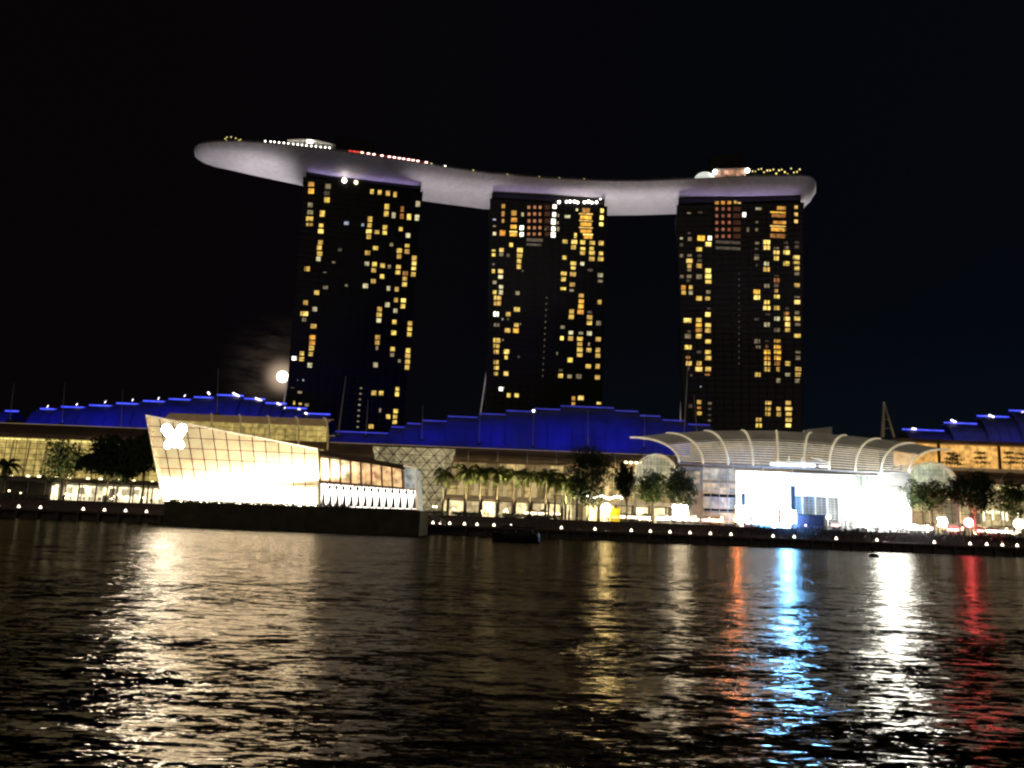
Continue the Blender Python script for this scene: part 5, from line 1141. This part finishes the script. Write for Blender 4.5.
# ============================================================ BOAT AND BUOY
YBt = 232.0
c = at(516, 541, YBt); bx = c.x
bt = thing('river_boat', (bx, YBt, 0), 'dark unlit river boat with low cabin roof before the quay', 'boat')
Lh = 4.2
rows = []
for k in range(13):
    t = -1+2*k/12; w_ = 1.35*(1-abs(t)**2.6)**.5+.02; zt_ = 1.0+.5*t*t*(1.3 if t < 0 else .7); xk = bx+Lh*t
    rows.append([Vector((xk, YBt-w_, zt_)), Vector((xk, YBt-w_*.85, .35)), Vector((xk, YBt, -.3+.25*t*t)), Vector((xk, YBt+w_*.85, .35)), Vector((xk, YBt+w_, zt_))])
MB().sheet(rows, (0, 0, .06)).build('hull', mat('dark boat paint', (.03, .025, .025), .5), bt, smooth=True)
MB().sheet([[Vector((bx+Lh*t, YBt-1.3*(1-abs(t)**2.6)**.5, .9)), Vector((bx+Lh*t, YBt+1.3*(1-abs(t)**2.6)**.5, .9))] for t in (-.9, -.5, 0, .5, .9)], (0, 0, -.06)).build('deck', mat('boat deck', (.06, .05, .04), .8), bt)
rows = [[Vector((bx-2.6+5.6*k/8, YBt-1.2*math.cos(j*math.pi/6-0), 2.15+.35*math.sin(j*math.pi/6)+.06*math.sin(k*.8))) for j in range(7)] for k in range(9)]
MB().sheet(rows, (0, 0, .08)).build('cabin_roof', mat('boat canopy', (.06, .06, .07), .7), bt)
for sx in (-2.3, 0, 2.7):
    for sy in (-1.1, 1.1): MB().tube([(bx+sx, YBt+sy, .9), (bx+sx, YBt+sy, 2.2)], .05, 6).build('roof_post', M_dark, bt)
MB().box(bx-1.9, bx+2.3, YBt-.85, YBt+.85, .93, 1.6).build('cabin', M_dark, bt)
tp_ = MB().tube([(bx+3.6, YBt, 1.2), (bx+3.6, YBt, 1.75)], [.4, .32], 10); tp_.build('bow_fender', M_dark, bt)
YU = 214.0; c = at(874, 556, YU)
bu = thing('mooring_buoy', (c.x, YU, 0), 'small dark mooring buoy with a post floating at the right', 'buoy')
MB().tube([(c.x, YU, -.4), (c.x, YU, .0), (c.x, YU, .45), (c.x, YU, .55)], [.5, .8, .75, .4], 12).build('float', M_dark, bu)
MB().tube([(c.x, YU, .5), (c.x, YU, 1.35)], [.1, .07], 6).build('post', M_dark, bu); MB().ball((c.x, YU, 1.45), .22, 8, 6).build('top_mark', M_dark, bu)

# boat and buoy grow to their real size about their own waterline
bt.scale = (1.62, 1.62, 1.75); bu.scale = (1.6, 1.6, 1.6)
# dark pergola under the broad tree, string of small lamps, glaring soffit lamp
pg = thing('pergola', at(565, 515, 319), 'open pergola of four dark posts at the end of the palm row', 'pergola')
for px in (554.5, 562, 569, 576.5):
    a, b = at(px, 517, 319), at(px, 496, 319); MB().box(a.x-.42, a.x+.42, 318.6, 319.4, GZ, b.z).build('post', M_dark, pg)
a, b = at(552, 496, 319), at(579, 497, 319); MB().box(a.x, b.x, 318.4, 319.6, b.z, b.z+.35).build('beam', M_dark, pg)
sg = thing('string_light', at(605, 499, 321), 'string of small warm lamps above the yellow kiosk', 'string light')
pts = [at(588+k*2.4, 496.5+1.2*math.sin(k*.9)+k*.1, 321) for k in range(15)]
MB().tube(pts, .06, 4).build('cable', M_dark, sg)
for p in pts: MB().ball(p, .45, 8, 5).build('bulb', L_bulb, sg)
for p in (pts[0], pts[-1]): MB().tube([(p.x, 321, GZ), p], .1, 6).build('post', M_dark, sg)
c = at(631, 462.5, YM-6)
for dx in (-2.2, 0, 2.2, 4.4): MB().ball(c+Vector((dx, 0, 0)), .8, 8, 5, .6).build('soffit_lamp', L_down, cw)

# many small warm lamps of the cafes on the upper promenade
cl0 = None; rnd = random.Random(31)
for k in range(54):
    px = rnd.choice([rnd.uniform(430, 700), rnd.uniform(430, 700), rnd.uniform(700, 780), rnd.uniform(905, 1022), rnd.uniform(0, 160)]); Y = 321+rnd.random()*5
    py = 516.5+.039*(px-560)-rnd.random()*5; p = at(px, py, Y); x = p.x; h = max(2.2, p.z-GZ)
    if cl0 is None:
        cl0 = thing('cafe_lamp', (x, Y, GZ), 'small warm cafe lamp on a thin post on the promenade', 'lamp', 'small warm cafe lamps on the promenade')
        MB().tube([(x, Y, GZ), (x, Y, GZ+2.9)], [.07, .05], 6).build('post', M_dark, cl0)
        MB().ball((x, Y, GZ+3.15), .42, 10, 7).build('globe', lamp('cafe globe', (1, .78, .42), 6), cl0)
    else: dup(cl0, (x, Y, GZ), sc=h/3.2 if rnd.random() < .7 else 1.0)
